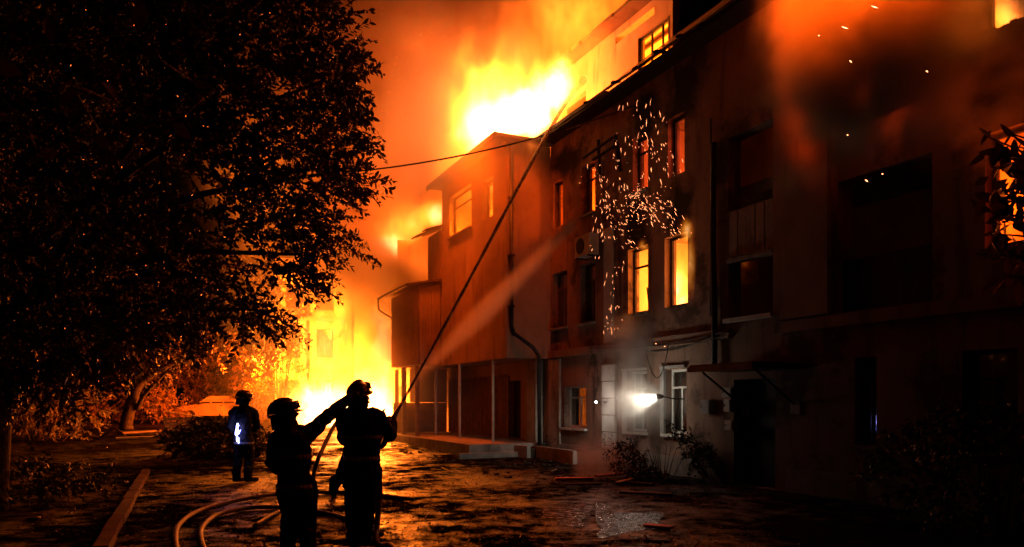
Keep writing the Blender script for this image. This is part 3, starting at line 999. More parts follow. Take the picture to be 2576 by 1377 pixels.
def flame_field(blobs, sc=.9, warp=.55, zst=.5, sharp=.25):
    def fn(g, p):
        q = g.vm('MULTIPLY', p, (1, 1, zst))
        n = g.noise(q, sc, 4, .55, 1.0)
        n2 = g.noise(q, sc * 3.1, 4, .65, 1.4)
        w = (n - .5) * (2.2 * warp) + (n2 - .5) * (1.5 * warp)
        acc = None
        for c, r, k in blobs:
            v = g.mr(g.ell(p, c, r) + w, 1.0, sharp) * k
            acc = v if acc is None else g.mx(acc, v)
        return acc * g.mr(n2, .30, .62, .45, 1.1)
    return fn


def flames(label, blobs, vox, strength, **kw):
    lo = [min(c[i] - r[i] * 1.15 for c, r, k in blobs) for i in range(3)]
    hi = [max(c[i] + r[i] * 1.15 for c, r, k in blobs) for i in range(3)]
    mk = {k: kw.pop(k) for k in list(kw) if k in ('power', 'dens')}
    o = volume('flames', tuple(lo), tuple(hi), vox, flame_field(blobs, **kw), flame_mat('flame', strength, **mk))
    return tag(o, label, 'fire', kind='stuff')


def B(t, s, z, rx, ry, rz, k=1.0):
    return (tuple(F(t, s, z)), (rx, ry, rz), k)


flames('white hot flames bursting from the roof above the bay',
       [B(2.4, .5, 10.0, 1.7, 1.7, 1.35, 1.1), B(3.9, .8, 10.1, 1.6, 1.6, 1.35, 1.1), B(.8, .1, 10.2, .9, 1.0, 1.3, .9), B(4.8, .2, 11.4, 2.2, 2.0, 2.0, .55), B(1.5, -.8, 12.6, 2.6, 2.2, 2.4, .26), B(7, .4, 9.6, 1.8, 2, 2.4, .45), B(-1.0, -1.2, 13.2, 2.2, 1.6, 1.6, .22)], .12, 13.0, warp=.8, sc=.8)
flames('towering yellow blaze at the foot of the far facade',
       [B(15.0, 1.6, 1.6, 1.9, 1.7, 2.8, 1.0), B(15.6, 1.0, 4.0, 1.5, 1.6, 3.4, .9), B(17.6, 3.2, 1.4, 3.2, 1.6, 2.0, .95), B(17.6, 2.6, 4.6, 2.6, 1.4, 3.8, .6), B(17, .6, 6.6, 1.2, 1.6, 2.6, .6), B(16.8, .3, 8.7, 2.0, 1.6, .9, .9), B(10.5, .2, 9.0, 1.1, 1.1, .9, .8), B(13.5, .2, 9.2, 1.6, 1.2, 1.4, .5)], .16, 11.0, warp=.85, sc=.9)
flames('orange flames filling the room behind the first floor windows',
       [B(-3.0, -1.0, 4.2, .75, .75, 1.2, .9), B(-4.6, -1.0, 4.3, .85, .85, 1.3, 1.0), B(-3.3, .0, 5.18, .2, .2, .26, .6), B(-4.9, .0, 5.22, .22, .22, .34, .75), B(-5.0, -.05, 4.4, .2, .25, .9, .7)], .06, 9.0, sc=2.0, warp=.7)
flames('flames standing behind the upper window at far right',
       [B(-11.4, -1.0, 7.2, .9, .9, 1.2, .9), B(-11.6, .2, 8.2, .7, .6, 1.0, .5)], .09, 3.5, sc=1.8)


def G_(u, v):                                           # point on the yard seen at (u, v)
    y = EYE * FPX / (v - HZ)
    for _ in range(12):
        y = (EYE - gz(0, y)) * FPX / (v - HZ)
    return Vector(((u - CX) / FPX * y, y, gz(0, y)))


def smooth_path(pts, n=8):                              # Catmull-Rom
    P = [Vector(p) for p in pts]; P = [P[0] * 2 - P[1]] + P + [P[-1] * 2 - P[-2]]
    out = []
    for i in range(1, len(P) - 2):
        for k in range(n):
            t = k / n; a, b, c, d = P[i - 1], P[i], P[i + 1], P[i + 2]
            out.append(.5 * ((2 * b) + (c - a) * t + (2 * a - 5 * b + 4 * c - d) * t * t + (3 * b - a - 3 * c + d) * t ** 3))
    out.append(P[-2]); return out


# ================================================================== foliage
def leaves(pos, dirs, size, width=.42, name='crown', m='leaf', parent=None):
    n = len(pos)
    d = dirs / np.maximum(1e-6, np.linalg.norm(dirs, axis=1, keepdims=True))
    r = rng.normal(size=(n, 3)); a = np.cross(d, r); a /= np.maximum(1e-6, np.linalg.norm(a, axis=1, keepdims=True))
    b = np.cross(d, a)
    L = size[:, None]; w = L * width
    base = pos; tip = pos + d * L + b * L * .08
    l1 = pos + d * L * .38 + a * w * .5 + b * L * .10; r1 = pos + d * L * .38 - a * w * .5 + b * L * .10
    l2 = pos + d * L * .72 + a * w * .36 + b * L * .11; r2 = pos + d * L * .72 - a * w * .36 + b * L * .11
    mid = pos + d * L * .55
    V = np.stack([base, l1, l2, tip, r2, r1, mid], 1).reshape(-1, 3)
    k = np.arange(n)[:, None, None] * 7
    T = (np.array([[0, 6, 1], [1, 6, 2], [2, 6, 3], [3, 6, 4], [4, 6, 5], [5, 6, 0]])[None] + k).reshape(-1, 3)
    return npmesh(name, V, T, m, parent)


def sprays(centres, outward, nl, length, lsize, droop=.35):
    """twigs at the centres, each with alternate leaves"""
    P, D, Z = [], [], []
    tw = []
    for c, o in zip(centres, outward):
        o = o + rng.normal(size=3) * .55; o[2] -= droop * rng.random(); o /= np.linalg.norm(o) + 1e-6
        ln = length * rng.uniform(.6, 1.3)
        side = np.cross(o, rng.normal(size=3)); side /= np.linalg.norm(side) + 1e-6
        f = np.linspace(.08, 1, nl)
        sag = np.array([0, 0, -1.0])
        pts = c + o * ln * f[:, None] + sag * (ln * .18 * f ** 2)[:, None]
        sg = np.where(np.arange(nl) % 2 == 0, 1.0, -1.0)[:, None]
        dd = o * .65 + side * sg * .8 + rng.normal(size=(nl, 3)) * .38 + np.array([0, 0, -.25])
        P.append(pts); D.append(dd); Z.append(lsize * rng.uniform(.65, 1.25, nl))
        tw.append((c, c + o * ln * .5 + sag * ln * .045, c + o * ln + sag * ln * .18))
    return np.concatenate(P), np.concatenate(D), np.concatenate(Z), tw


def inpoly(u, v, poly):
    c = False; j = len(poly) - 1
    for i in range(len(poly)):
        a, b = poly[i], poly[j]
        if (a[1] > v) != (b[1] > v) and u < (b[0] - a[0]) * (v - a[1]) / (b[1] - a[1]) + a[0]: c = not c
        j = i
    return c


def clump(p, sc):
    return (math.sin(p[0] * sc + 1.3) * math.cos(p[1] * sc * .8 + p[2] * sc * .5) + math.sin(p[2] * sc * 1.1 + .7 + p[0] * sc * .4) + math.sin(p[0] * sc * 2.1 + p[2] * sc * 1.9)) / 3


def twigs_mesh(tw, r, name, parent, every=1):
    mb = MB()
    for a, b, c in tw[::every]: mb.tube([a, b, c], [r, r * .7, r * .3], 4, False)
    o = mb.build(name, 'bark', parent); tag(o, kind='stuff'); return o


def crown_from_poly(poly, n, y0, y1, thr, sc, centre, margin=0):
    us = [p[0] for p in poly]; vs = [p[1] for p in poly]
    out, ow = [], []
    while len(out) < n:
        u, v = rnd.uniform(min(us), max(us)), rnd.uniform(min(vs), max(vs))
        if not inpoly(u, v, poly): continue
        y = rnd.uniform(y0, y1)
        p = at(u, v, y)
        if clump(p, sc) < thr: continue
        out.append(np.array(p)); ow.append(np.array((p - Vector(centre)).normalized()))
    return out, ow


# ---- the big near tree at left
tree = empty('broadleaf_tree', (-7.6, 11.0, 0))
tag(tree, 'large dark leafy tree filling the left of the picture', 'tree')
tree_inv = Matrix.Translation((7.6, -11.0, 0))


def under(o, root):
    o.matrix_parent_inverse = root.matrix_basis.inverted(); return o


bpy.context.view_layer.update()
poly = [(-60, -60), (885, -60), (893, 30), (862, 75), (893, 130), (908, 210), (862, 245), (905, 290), (912, 335), (880, 365), (915, 425), (905, 490),
        (858, 530), (850, 600), (915, 640), (880, 665), (800, 668), (770, 700), (812, 745), (770, 775), (740, 790), (785, 835), (748, 818), (700, 880), (640, 868), (560, 835),
        (470, 880), (380, 905), (260, 960), (120, 1000), (-60, 1040)]
poly = [(u - 14, v - (42 if v > 640 and u > 300 else 0)) for u, v in poly]
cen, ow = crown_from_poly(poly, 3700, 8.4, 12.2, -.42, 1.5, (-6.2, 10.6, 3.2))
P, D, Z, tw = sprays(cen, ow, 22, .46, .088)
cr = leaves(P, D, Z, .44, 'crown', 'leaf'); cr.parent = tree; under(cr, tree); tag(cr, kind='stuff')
tm = twigs_mesh(tw, .006, 'twigs', None, 2); tm.parent = tree; under(tm, tree)
tr_ = MB().tube(smooth_path([(-7.6, 11, -.1), (-7.5, 11, 1.4), (-7.2, 10.8, 2.6), (-6.9, 10.7, 4.4)], 6), [.22 - .005 * i for i in range(19)], 12).build('trunk', 'bark', None, True)
tr_.parent = tree; under(tr_, tree)
for end in ((760, 640), (820, 200), (600, 60), (640, 780), (420, 500), (250, 820), (860, 430)):
    e = at(*end, rnd.uniform(9.6, 11)); st = Vector((-7.2, 10.8, rnd.uniform(2.2, 4.0)))
    mdp = (st + e) / 2 + Vector((0, 0, .35))
    b_ = MB().tube(smooth_path([st, mdp, e], 6), [.085 - .0055 * i for i in range(13)], 8).build('branch', 'bark', None, True)
    b_.parent = tree; under(b_, tree)
# a spray of leaves close to the lens, upper left, on its own drooping twig
for pth in ([(-7.0, 10.7, 4.6), at(-260, 60, 5.0), at(60, 215, 2.5), at(180, 215, 2.5), at(300, 260, 2.8), at(430, 300, 2.9), at(510, 250, 3.1)],
            [at(-120, 130, 3.6), at(130, 110, 2.6), at(352, 85, 2.6), at(405, 150, 2.7), at(480, 200, 3.0)], [at(-60, 190, 2.9), at(50, 300, 2.3), at(95, 390, 2.5)], [at(180, 215, 2.5), at(250, 330, 2.9)]):
    b_ = MB().tube(smooth_path(pth, 5), .0035, 5).build('twig', 'bark', None, True); b_.parent = tree; under(b_, tree)
for k, (u, v, y, l) in enumerate(((352, 78, 2.6, .10), (405, 150, 2.7, .09), (60, 190, 2.4, .10), (180, 200, 2.5, .09), (50, 310, 2.3, .10), (300, 250, 2.8, .08), (480, 200, 3.0, .09), (430, 310, 2.9, .09), (130, 110, 2.6, .09), (510, 250, 3.1, .08), (95, 390, 2.5, .07), (250, 330, 2.9, .08))):
    p = np.array([at(u, v, y)]); o_ = leaves(p, rng.normal(size=(1, 3)) * (.8, .25, .8) + (0, 0, -.3), np.array([l]), .6, 'leaf', 'leaf')
    o_.parent = tree; under(o_, tree)


def bush(name, label, cat, c, r, n, lsize, m='leaf_dark', nl=12, length=.3, stems=7, group=None, flat=.0):
    root = empty(name, c)
    tag(root, label, cat, group)
    cs, os_ = [], []
    while len(cs) < n:
        q = rng.uniform(-1, 1, 3)
        if np.linalg.norm(q) > 1: continue
        if q[2] < -.8: continue
        p = q * np.array(r) + np.array((0, 0, r[2] * .85))
        if clump(Vector(c) + Vector(p), 2.3) < -.35: continue
        cs.append(p); os_.append(q / (np.linalg.norm(q) + .01) + np.array((0, 0, .3)))
    P, D, Z, tw = sprays(cs, os_, nl, length, lsize)
    tag(leaves(P, D, Z, .45, 'foliage', m, root), kind='stuff')
    for k in range(stems):
        a = rng.uniform(-.5, .5, 2) * np.array(r[:2])
        MB().tube(smooth_path([(a[0] * .3, a[1] * .3, -.15), (a[0] * .7, a[1] * .7, r[2] * .6), (a[0] * 1.2, a[1] * 1.2, r[2] * 1.4)], 4), [.03 * max(.4, r[2]) * (1 - i / 10) for i in range(9)], 6).build('stem', 'bark', root)
    return root


# ---- tree behind with the leaning trunk
t2 = empty('leaning_tree', (0, 0, 0)); tag(t2, 'tree with a leaning forked trunk standing behind the debris', 'tree')
b0 = at(318, 1064, 33.0)
pts = [b0 + Vector((0, 0, -.3)), b0, at(332, 1010, 33), at(352, 965, 33), at(395, 935, 33), at(440, 915, 33.2), at(500, 905, 33.6)]
MB().tube(smooth_path(pts, 5), [.30 - .0075 * i for i in range(31)], 10).build('trunk', 'bark', t2, True)
MB().tube(smooth_path([at(345, 1030, 33), at(362, 995, 32.8), at(395, 960, 32.6), at(430, 925, 32.4)], 5), [.12 - .005 * i for i in range(16)], 8).build('branch', 'bark', t2, True)
MB().tube(smooth_path([at(352, 965, 33), at(350, 925, 33.2), at(335, 880, 33.5), at(360, 830, 34)], 5), [.17 - .008 * i for i in range(16)], 8).build('branch', 'bark', t2, True)
poly2 = [(150, 960), (170, 760), (300, 660), (560, 640), (735, 720), (760, 800), (700, 850), (640, 900), (540, 880), (500, 900), (420, 915), (330, 930), (240, 950)]
cen, ow = crown_from_poly(poly2, 800, 31.5, 36, -.3, .7, at(420, 830, 34))
P, D, Z, tw = sprays(cen, ow, 18, 1.0, .20)
tag(leaves(P, D, Z, .5, 'crown', 'leaf', t2), kind='stuff')
# ---- shrubs at the back of the yard, lit by the fire
SH = [('broad shrub glowing orange behind the parked car', 455, 1060, 46, (4.6, 1.8, 2.6), 560, .17),
      ('tall rounded shrub between the car and the burning house', 668, 1062, 40, (1.6, 1.3, 2.1), 420, .13),
      ('slender shrub right of the far firefighter, brightest lit', 702, 1060, 35.5, (1.2, 1.1, 2.3), 300, .13),
      ('low shrub left of the leaning trunk', 215, 1068, 39, (2.2, 1.2, 1.0), 260, .15),
      ('tall shrub above the car roof', 575, 1058, 47, (3.0, 1.6, 3.1), 380, .18),
      ('dim bush at the left edge beside the crossed twigs', 90, 1085, 27, (2.4, 1.4, 1.5), 280, .14),
      ('reddish bush left of the leaning trunk, half in shadow', 130, 1070, 38, (2.6, 1.4, 1.9), 280, .17),
      ('bright low bush in front of the car bonnet', 408, 1066, 38, (1.0, 1.0, .9), 220, .12)]
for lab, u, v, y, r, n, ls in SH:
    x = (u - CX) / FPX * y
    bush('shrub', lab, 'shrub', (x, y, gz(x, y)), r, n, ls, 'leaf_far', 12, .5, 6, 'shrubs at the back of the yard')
bush('hedge', 'black low clipped hedge behind the far firefighter', 'hedge', (-8.25, 21.0, gz(0, 21.0)), (1.6, .8, .50), 950, .085, 'leaf_dark', 12, .25, 5)
bush('shrub', 'dark weedy bush at the foot of the facade below the stair window', 'shrub', F(-5.3, .95, 0), (.9, .6, .5), 240, .075, 'leaf_dark', 12, .3, 9, 'bushes along the facade')
bush('shrub', 'thin weeds standing before the lit ground floor window', 'shrub', F(-3.3, .9, 0), (.5, .35, .42), 70, .06, 'leaf_dark', 9, .3, 7, 'bushes along the facade')
bush('shrub', 'large black bush in the shadow at lower right', 'shrub', (6.1, 9.4, 0), (1.5, 1.0, .8), 320, .09, 'leaf_dark', 12, .35, 7, 'bushes along the facade')
bush('shrub', 'dark undergrowth at the lower left corner', 'shrub', (-8.4, 12.0, 0), (1.9, 1.6, .28), 320, .08, 'leaf_dark', 12, .3, 6, 'undergrowth at left')

# ---- young tree at the right edge, its leaves cut out against the burning window
rt = empty('sapling', (3.35, 4.3, 0)); tag(rt, 'young tree at the right edge with broad leaves against the fire', 'tree')
MB().tube(smooth_path([(0, 0, -.1), (.05, .05, 1.4), (-.02, 0, 2.6), (.1, .05, 4.0)], 5), [.05 - .002 * i for i in range(16)], 8).build('trunk', 'bark', rt, True)
inv = Vector((-3.35, -4.3, 0))
for (ua, va, ub, vb, n) in ((2680, 470, 2485, 345, 16), (2680, 500, 2492, 420, 18), (2680, 540, 2500, 480, 18), (2680, 600, 2496, 535, 20), (2680, 640, 2490, 590, 20), (2690, 700, 2500, 640, 20), (2690, 430, 2540, 335, 12), (2690, 760, 2520, 690, 14), (2690, 560, 2530, 500, 14)):
    a = at(ua, va, 4.3) + inv; b_ = at(ub, vb, 4.1) + inv
    MB().tube(smooth_path([a, (a + b_) / 2 + Vector((0, 0, .04)), b_], 4), [.010 - .0008 * i for i in range(9)], 5).build('twig', 'bark', rt, True)
    for k in range(n):
        f = (k + .5) / n; p = a + (b_ - a) * f
        d = (b_ - a).normalized() * .5 + Vector((rnd.uniform(-.5, .5), rnd.uniform(-.3, .3), rnd.uniform(-1, .7)))
        leaves(np.array([p]), np.array([d]), np.array([rnd.uniform(.08, .15)]), rnd.uniform(.38, .5), 'leaf', 'leaf', rt)

for k in range(75):
    u, v = 2478 + abs(rnd.gauss(0, 70)), rnd.gauss(505, 85)
    if v < 320 or 395 < v < 440 and u > 2505: continue
    leaves(np.array([at(u, v, rnd.uniform(3.9, 4.5)) + inv]), np.array([[rnd.gauss(0, .7), rnd.gauss(0, .3), rnd.uniform(-1, .3)]]), np.array([rnd.uniform(.07, .13)]), rnd.uniform(.38, .5), 'leaf', 'leaf', rt)

# ---- leaf litter and rubble crumbs over the yard
n = 13000
yy = 5.2 * (24 / 5.2) ** rng.random(n); xx = rng.uniform(-.62, .34, n) * yy + rng.normal(size=n) * .2
pos = np.stack([xx, yy, np.array([gz(a, b) for a, b in zip(xx, yy)]) + .02 + .015 * rng.random(n)], 1)
dd = rng.normal(size=(n, 3)) * (1, 1, .35)
tag(leaves(pos, dd, rng.uniform(.015, .05, n), .55, 'leaf_litter', 'litter'), 'dry fallen leaves scattered over the wet yard', 'leaf litter', kind='stuff')

# ================================================================== people


CREASE = bpy.data.textures.new('creases', 'CLOUDS'); CREASE.noise_scale = .075; CREASE.noise_depth = 3


def dome(mb, c, M, rx, ry, rz, f0=0.0, n=20, lv=8):
    rings = []
    for k in range(lv + 1):
        w = f0 + (PI / 2 - f0) * k / lv
        rr = max(.04, math.cos(w))
        rings.append((Vector(c) + M @ Vector((0, 0, rz * math.sin(w))), M @ Vector((rx * rr, 0, 0)), M @ Vector((0, ry * rr, 0))))
    mb.rings(rings, n)


def person(label, loc, torso, yaw, head, look, arms, legs, hands, bands=(), group='firefighters', tank=False):
    root = empty('person', loc); tag(root, label, 'firefighter', group)
    mb = MB()
    lat = Vector((math.cos(yaw), math.sin(yaw), 0)); fwd = Vector((-math.sin(yaw), math.cos(yaw), 0))
    mb.rings([(c, lat * rx, fwd * ry) for c, rx, ry in torso], 18)
    top = Vector(torso[-1][0]); hd = Vector(head)
    mb.capsule([top - Vector((0, 0, .06)), (top + hd) / 2, hd], [.075, .065, .06])
    lk = Vector(look).normalized()
    sidev = lk.cross(Vector((0, 0, 1))).normalized(); upv = sidev.cross(lk)
    M = Matrix((sidev, lk, upv)).transposed()
    mb.rings([(hd + M @ Vector((0, .008 * math.cos(w), .115 * math.sin(w))), M @ Vector((.077 * math.cos(w) + .002, 0, 0)), M @ Vector((0, .097 * math.cos(w) + .002, 0))) for w in [(-.48 + .12 * k) * PI for k in range(9)]], 16)
    mb.capsule([hd + M @ Vector((0, .09, .015)), hd + M @ Vector((0, .118, -.018))], [.012, .017], 8)      # nose
    mb.capsule([hd + M @ Vector((-.02, .082, -.055)), hd + M @ Vector((.02, .082, -.055))], [.014, .014], 8)  # mouth
    mb.capsule([hd + M @ Vector((-.03, .07, -.09)), hd + M @ Vector((.03, .07, -.09))], [.03, .03], 8)       # chin
    for sd in (-1, 1):
        mb.capsule([hd + M @ Vector((sd * .076, -.01, .02)), hd + M @ Vector((sd * .079, -.012, -.03))], [.014, .011], 8)
    for sh, el, ha in arms:
        mb.capsule([top * .35 + Vector(sh) * .65, sh, Vector(sh) * .45 + Vector(el) * .55, el], [.095, .092, .078, .070])
        mb.capsule([el, Vector(el) * .5 + Vector(ha) * .5, ha], [.070, .064, .05])
    for hp, kn, an, toe in legs:
        mb.capsule([hp, Vector(hp) * .5 + Vector(kn) * .5, kn], [.118, .108, .092])
        mb.capsule([kn, Vector(kn) * .5 + Vector(an) * .5, an], [.092, .090, .080])
    for (ha, d, n_, curl) in hands:                       # palm and five gloved fingers
        ha = Vector(ha); d = Vector(d).normalized(); n_ = Vector(n_).normalized(); sd = d.cross(n_).normalized(); n_ = sd.cross(d)
        mb.rings([(ha - d * .01, sd * .036, n_ * .026), (ha + d * .04, sd * .046, n_ * .024), (ha + d * .085, sd * .046, n_ * .02), (ha + d * .10, sd * .03, n_ * .012)], 12)
        for q, (off, ln) in enumerate(((-.034, .062), (-.011, .075), (.012, .080), (.035, .074))):
            cu = curl[q]
            a = ha + d * .092 + sd * off; b1 = a + (d * math.cos(cu * .6) + n_ * math.sin(cu * .6)) * ln * .5
            c1 = b1 + (d * math.cos(cu * 1.5) + n_ * math.sin(cu * 1.5)) * ln * .5
            mb.capsule([a, b1, c1], [.0125, .0118, .0105], 8)
        a = ha + d * .03 + sd * .036; b1 = a + d * .035 + sd * .028 + n_ * .012; mb.capsule([a, b1, b1 + d * .03 + sd * .004 + n_ * .016 * curl[4]], [.014, .013, .011], 8)
    body = mb.build('body', 'fabric', root, True)
    md = body.modifiers.new('skin', 'REMESH'); md.mode = 'VOXEL'; md.voxel_size = .0125; md.use_smooth_shade = True
    sm = body.modifiers.new('soft', 'SMOOTH'); sm.factor = .5; sm.iterations = 3
    dp = body.modifiers.new('creases', 'DISPLACE'); dp.texture = CREASE; dp.strength = .045; dp.mid_level = .5
    for hp, kn, an, toe in legs:
        an = Vector(an); td = Vector(toe).normalized(); b = MB()
        b.capsule([an + Vector((0, 0, .16)), an + Vector((0, 0, .02)), an - Vector((0, 0, .035)) ], [.078, .074, .066], 12)
        b.capsule([an - Vector((0, 0, .045)) - td * .03, an + td * .09 - Vector((0, 0, .05)), an + td * .17 - Vector((0, 0, .055))], [.052, .050, .044], 12)
        bo = b.build('boot', 'rubber', root, True)
        md = bo.modifiers.new('skin', 'REMESH'); md.mode = 'VOXEL'; md.voxel_size = .012; md.use_smooth_shade = True
    # helmet
    h = MB(); hc = hd + M @ Vector((0, -.01, .035))
    dome(h, hc, M, .125, .150, .128)
    hel = h.build('helmet', 'helmet_shell', root, True)
    b = MB(); b.rings([(hc + M @ Vector((0, 0, -.004)), M @ Vector((.128, 0, 0)), M @ Vector((0, .154, 0))), (hc + M @ Vector((0, .012, -.020)), M @ Vector((.142, 0, 0)), M @ Vector((0, .182, 0))), (hc + M @ Vector((0, .012, -.028)), M @ Vector((.140, 0, 0)), M @ Vector((0, .180, 0))), (hc + M @ Vector((0, 0, -.018)), M @ Vector((.118, 0, 0)), M @ Vector((0, .142, 0)))], 22)
    b.build('brim', 'helmet_shell', hel, True)
    b = MB()
    for k in range(9):
        w = -.1 + (PI * .72) * k / 8
        b.obox(hc + M @ Vector((0, -.152 * math.cos(w), .130 * math.sin(w) + .004)), M @ Vector((.011, 0, 0)), M @ Vector((0, .028 * math.sin(w), .028 * math.cos(w))), M @ Vector((0, -.010 * math.cos(w), .010 * math.sin(w))))
    tag(b.build('crest', 'helmet_shell', hel), kind='stuff')
    b = MB()
    for k in range(10):
        w0 = -1.15 + 2.3 * k / 10; w1 = -1.15 + 2.3 * (k + 1) / 10
        pt = lambda w, z, e: hc + M @ Vector((.139 * math.sin(w) * e, .172 * math.cos(w) * e, z))
        b.quad(pt(w0, .008, 1), pt(w1, .008, 1), pt(w1, .085, .92), pt(w0, .085, .92))
    vz = b.build('visor', 'visor', hel, True); sd_ = vz.modifiers.new('thick', 'SOLIDIFY'); sd_.thickness = .004
    b = MB()
    for k in range(12):
        w0 = 1.75 + 2.78 * k / 12; w1 = 1.75 + 2.78 * (k + 1) / 12
        pt = lambda w, z, e: hc + M @ Vector((.121 * math.sin(w) * e, .142 * math.cos(w) * e, z))
        b.quad(pt(w0, -.015, 1), pt(w1, -.015, 1), pt(w1, -.155, 1.08 + .03 * math.sin(k * 2)), pt(w0, -.155, 1.08 + .03 * math.sin(k * 2 - 2)))
    nf = b.build('neck_flap', 'fabric', hel, True); sd_ = nf.modifiers.new('thick', 'SOLIDIFY'); sd_.thickness = .006
    # reflective bands following the coat
    for z0_, m_, hgt in bands:
        for i in range(len(torso) - 1):
            (c0, rx0, ry0), (c1, rx1, ry1) = torso[i], torso[i + 1]
            if c0[2] <= z0_ < c1[2]:
                b = MB(); n_ = 26
                def rg(z):
                    f = (z - c0[2]) / (c1[2] - c0[2]); c = Vector(c0).lerp(Vector(c1), f)
                    return c, rx0 + (rx1 - rx0) * f + .010, ry0 + (ry1 - ry0) * f + .010
                (ca, ra_, rb_), (cb, rc_, rd_) = rg(z0_), rg(min(z0_ + hgt, c1[2]))
                for k in range(n_):
                    w0, w1 = 2 * PI * k / n_, 2 * PI * (k + 1) / n_
                    b.quad(ca + lat * ra_ * math.cos(w0) + fwd * rb_ * math.sin(w0), ca + lat * ra_ * math.cos(w1) + fwd * rb_ * math.sin(w1), cb + lat * rc_ * math.cos(w1) + fwd * rd_ * math.sin(w1), cb + lat * rc_ * math.cos(w0) + fwd * rd_ * math.sin(w0))
                bd = b.build('reflective_band', m_, root, True); s2 = bd.modifiers.new('thick', 'SOLIDIFY'); s2.thickness = .006
                break
    return root


def T_(base, w=1.0, lean=(0, 0), h=1.0, cx=0.0):
    """coat rings from hem to collar"""
    R = ((.70, .225, .165), (.80, .232, .172), (.92, .205, .152), (1.02, .200, .148), (1.14, .222, .158), (1.28, .238, .165), (1.38, .232, .155), (1.455, .17, .115), (1.50, .095, .085))
    out = []
    for z, a, b in R:
        f = (z - .7) / .8
        out.append(((cx + lean[0] * f, lean[1] * f, base + (z - .7) * h + .70), a * w, b * w))
    return out


# nozzle man, seen from behind, nearest to the facade
RP = Vector((-1.67, 8.3, 0))
person('firefighter in dark coat aiming the water jet, back to the camera, standing rightmost', RP, T_(0, 1.0, (.0, .02), 1.0, .02), -.25, (-.02, .06, 1.665), (.35, .9, .25),
       [((.205, .0, 1.42), (.325, .09, 1.215), (.30, .36, 1.36)), ((-.19, .03, 1.41), (-.22, .20, 1.17), (.12, .40, 1.20))],
       [((.10, 0, .84), (.085, .03, .49), (.055, .0, .11), (.15, 1, 0)), ((-.075, 0, .84), (-.085, .04, .49), (-.075, .02, .11), (-.15, 1, 0))],
       [((.30, .36, 1.36), (-.1, .35, .25), (-.4, .6, -.2), (1.2, 1.25, 1.3, 1.35, 1)), ((.12, .40, 1.20), (.45, .3, .25), (0, .3, .9), (1.2, 1.2, 1.3, 1.3, 1))],
       [(.955, 'band_silver', .045), (1.19, 'band_lime', .04)])
# pointing man
LP = Vector((-2.21, 7.6, 0))
person('firefighter in dark coat pointing up to the right with an outstretched arm, front left', LP, T_(-.10, .98, (-.03, -.03), .90, .03), -.75, (-.075, .02, 1.462), (.85, .35, .2),
       [((.13, .03, 1.25), (.32, .18, 1.45), (.50, .36, 1.64)), ((-.155, -.02, 1.22), (-.21, .03, .98), (-.12, .20, .84))],
       [((.14, 0, .74), (.13, .10, .42), (.15, .02, .11), (.5, 1, 0)), ((-.04, 0, .74), (-.05, .10, .42), (-.05, 0, .11), (.3, 1, 0))],
       [((.50, .36, 1.64), (.62, .45, .42), (-.3, .5, -.8), (1.5, 1.45, 1.4, .05, 1)), ((-.12, .20, .84), (.1, .5, -.8), (.3, .6, .3), (.6, .6, .65, .7, .5))],
       [(.735, 'band_silver', .04), (1.03, 'band_silver', .045)])
# far man by the hedge
MP = Vector((-5.30, 14.9, gz(0, 14.9)))
person('firefighter standing alone by the hedge with a blue reflective patch at the hip, made to glow', MP, T_(0, .95, (-.02, 0), .98, 0), -.6, (.01, .02, 1.645), (.85, .45, -.05),
       [((.18, .05, 1.38), (.235, .10, 1.12), (.12, .28, 1.02)), ((-.18, -.06, 1.38), (-.235, -.06, 1.12), (-.18, .12, .95))],
       [((.08, 0, .84), (.10, .06, .48), (.10, -.02, .11), (.8, .6, 0)), ((-.08, 0, .84), (-.10, .0, .48), (-.13, -.03, .11), (.6, .8, 0))],
       [((.12, .28, 1.02), (-.4, .6, .1), (0, .4, .8), (1.1, 1.1, 1.2, 1.2, 1)), ((-.18, .12, .95), (.2, .6, -.5), (.3, .2, .5), (.7, .7, .8, .8, .6))],
       [(.76, 'grey_paint', .04)])
# fourth man, almost hidden
NP = Vector((-2.66, 12.9, 0))
person('firefighter mostly hidden behind the nozzle man, one leg stretched back', NP, T_(-.08, .95, (.06, .05), .95, 0), -.3, (.07, .12, 1.55), (.4, .9, .2),
       [((.2, .05, 1.28), (.28, .2, 1.1), (.22, .42, 1.25)), ((-.17, .04, 1.28), (-.2, .25, 1.12), (.05, .48, 1.18))],
       [((.10, 0, .76), (.14, .12, .44), (.12, .05, .11), (.2, 1, 0)), ((-.10, 0, .76), (-.22, -.02, .46), (-.36, -.12, .11), (-.2, 1, 0))],
       [((.22, .42, 1.25), (-.2, .4, .3), (-.3, .5, -.2), (1.2, 1.2, 1.3, 1.3, 1)), ((.05, .48, 1.18), (.4, .3, .2), (0, .3, .9), (1.2, 1.2, 1.3, 1.3, 1))],
       [(.655, 'band_lime', .06), (.95, 'band_silver', .04)])

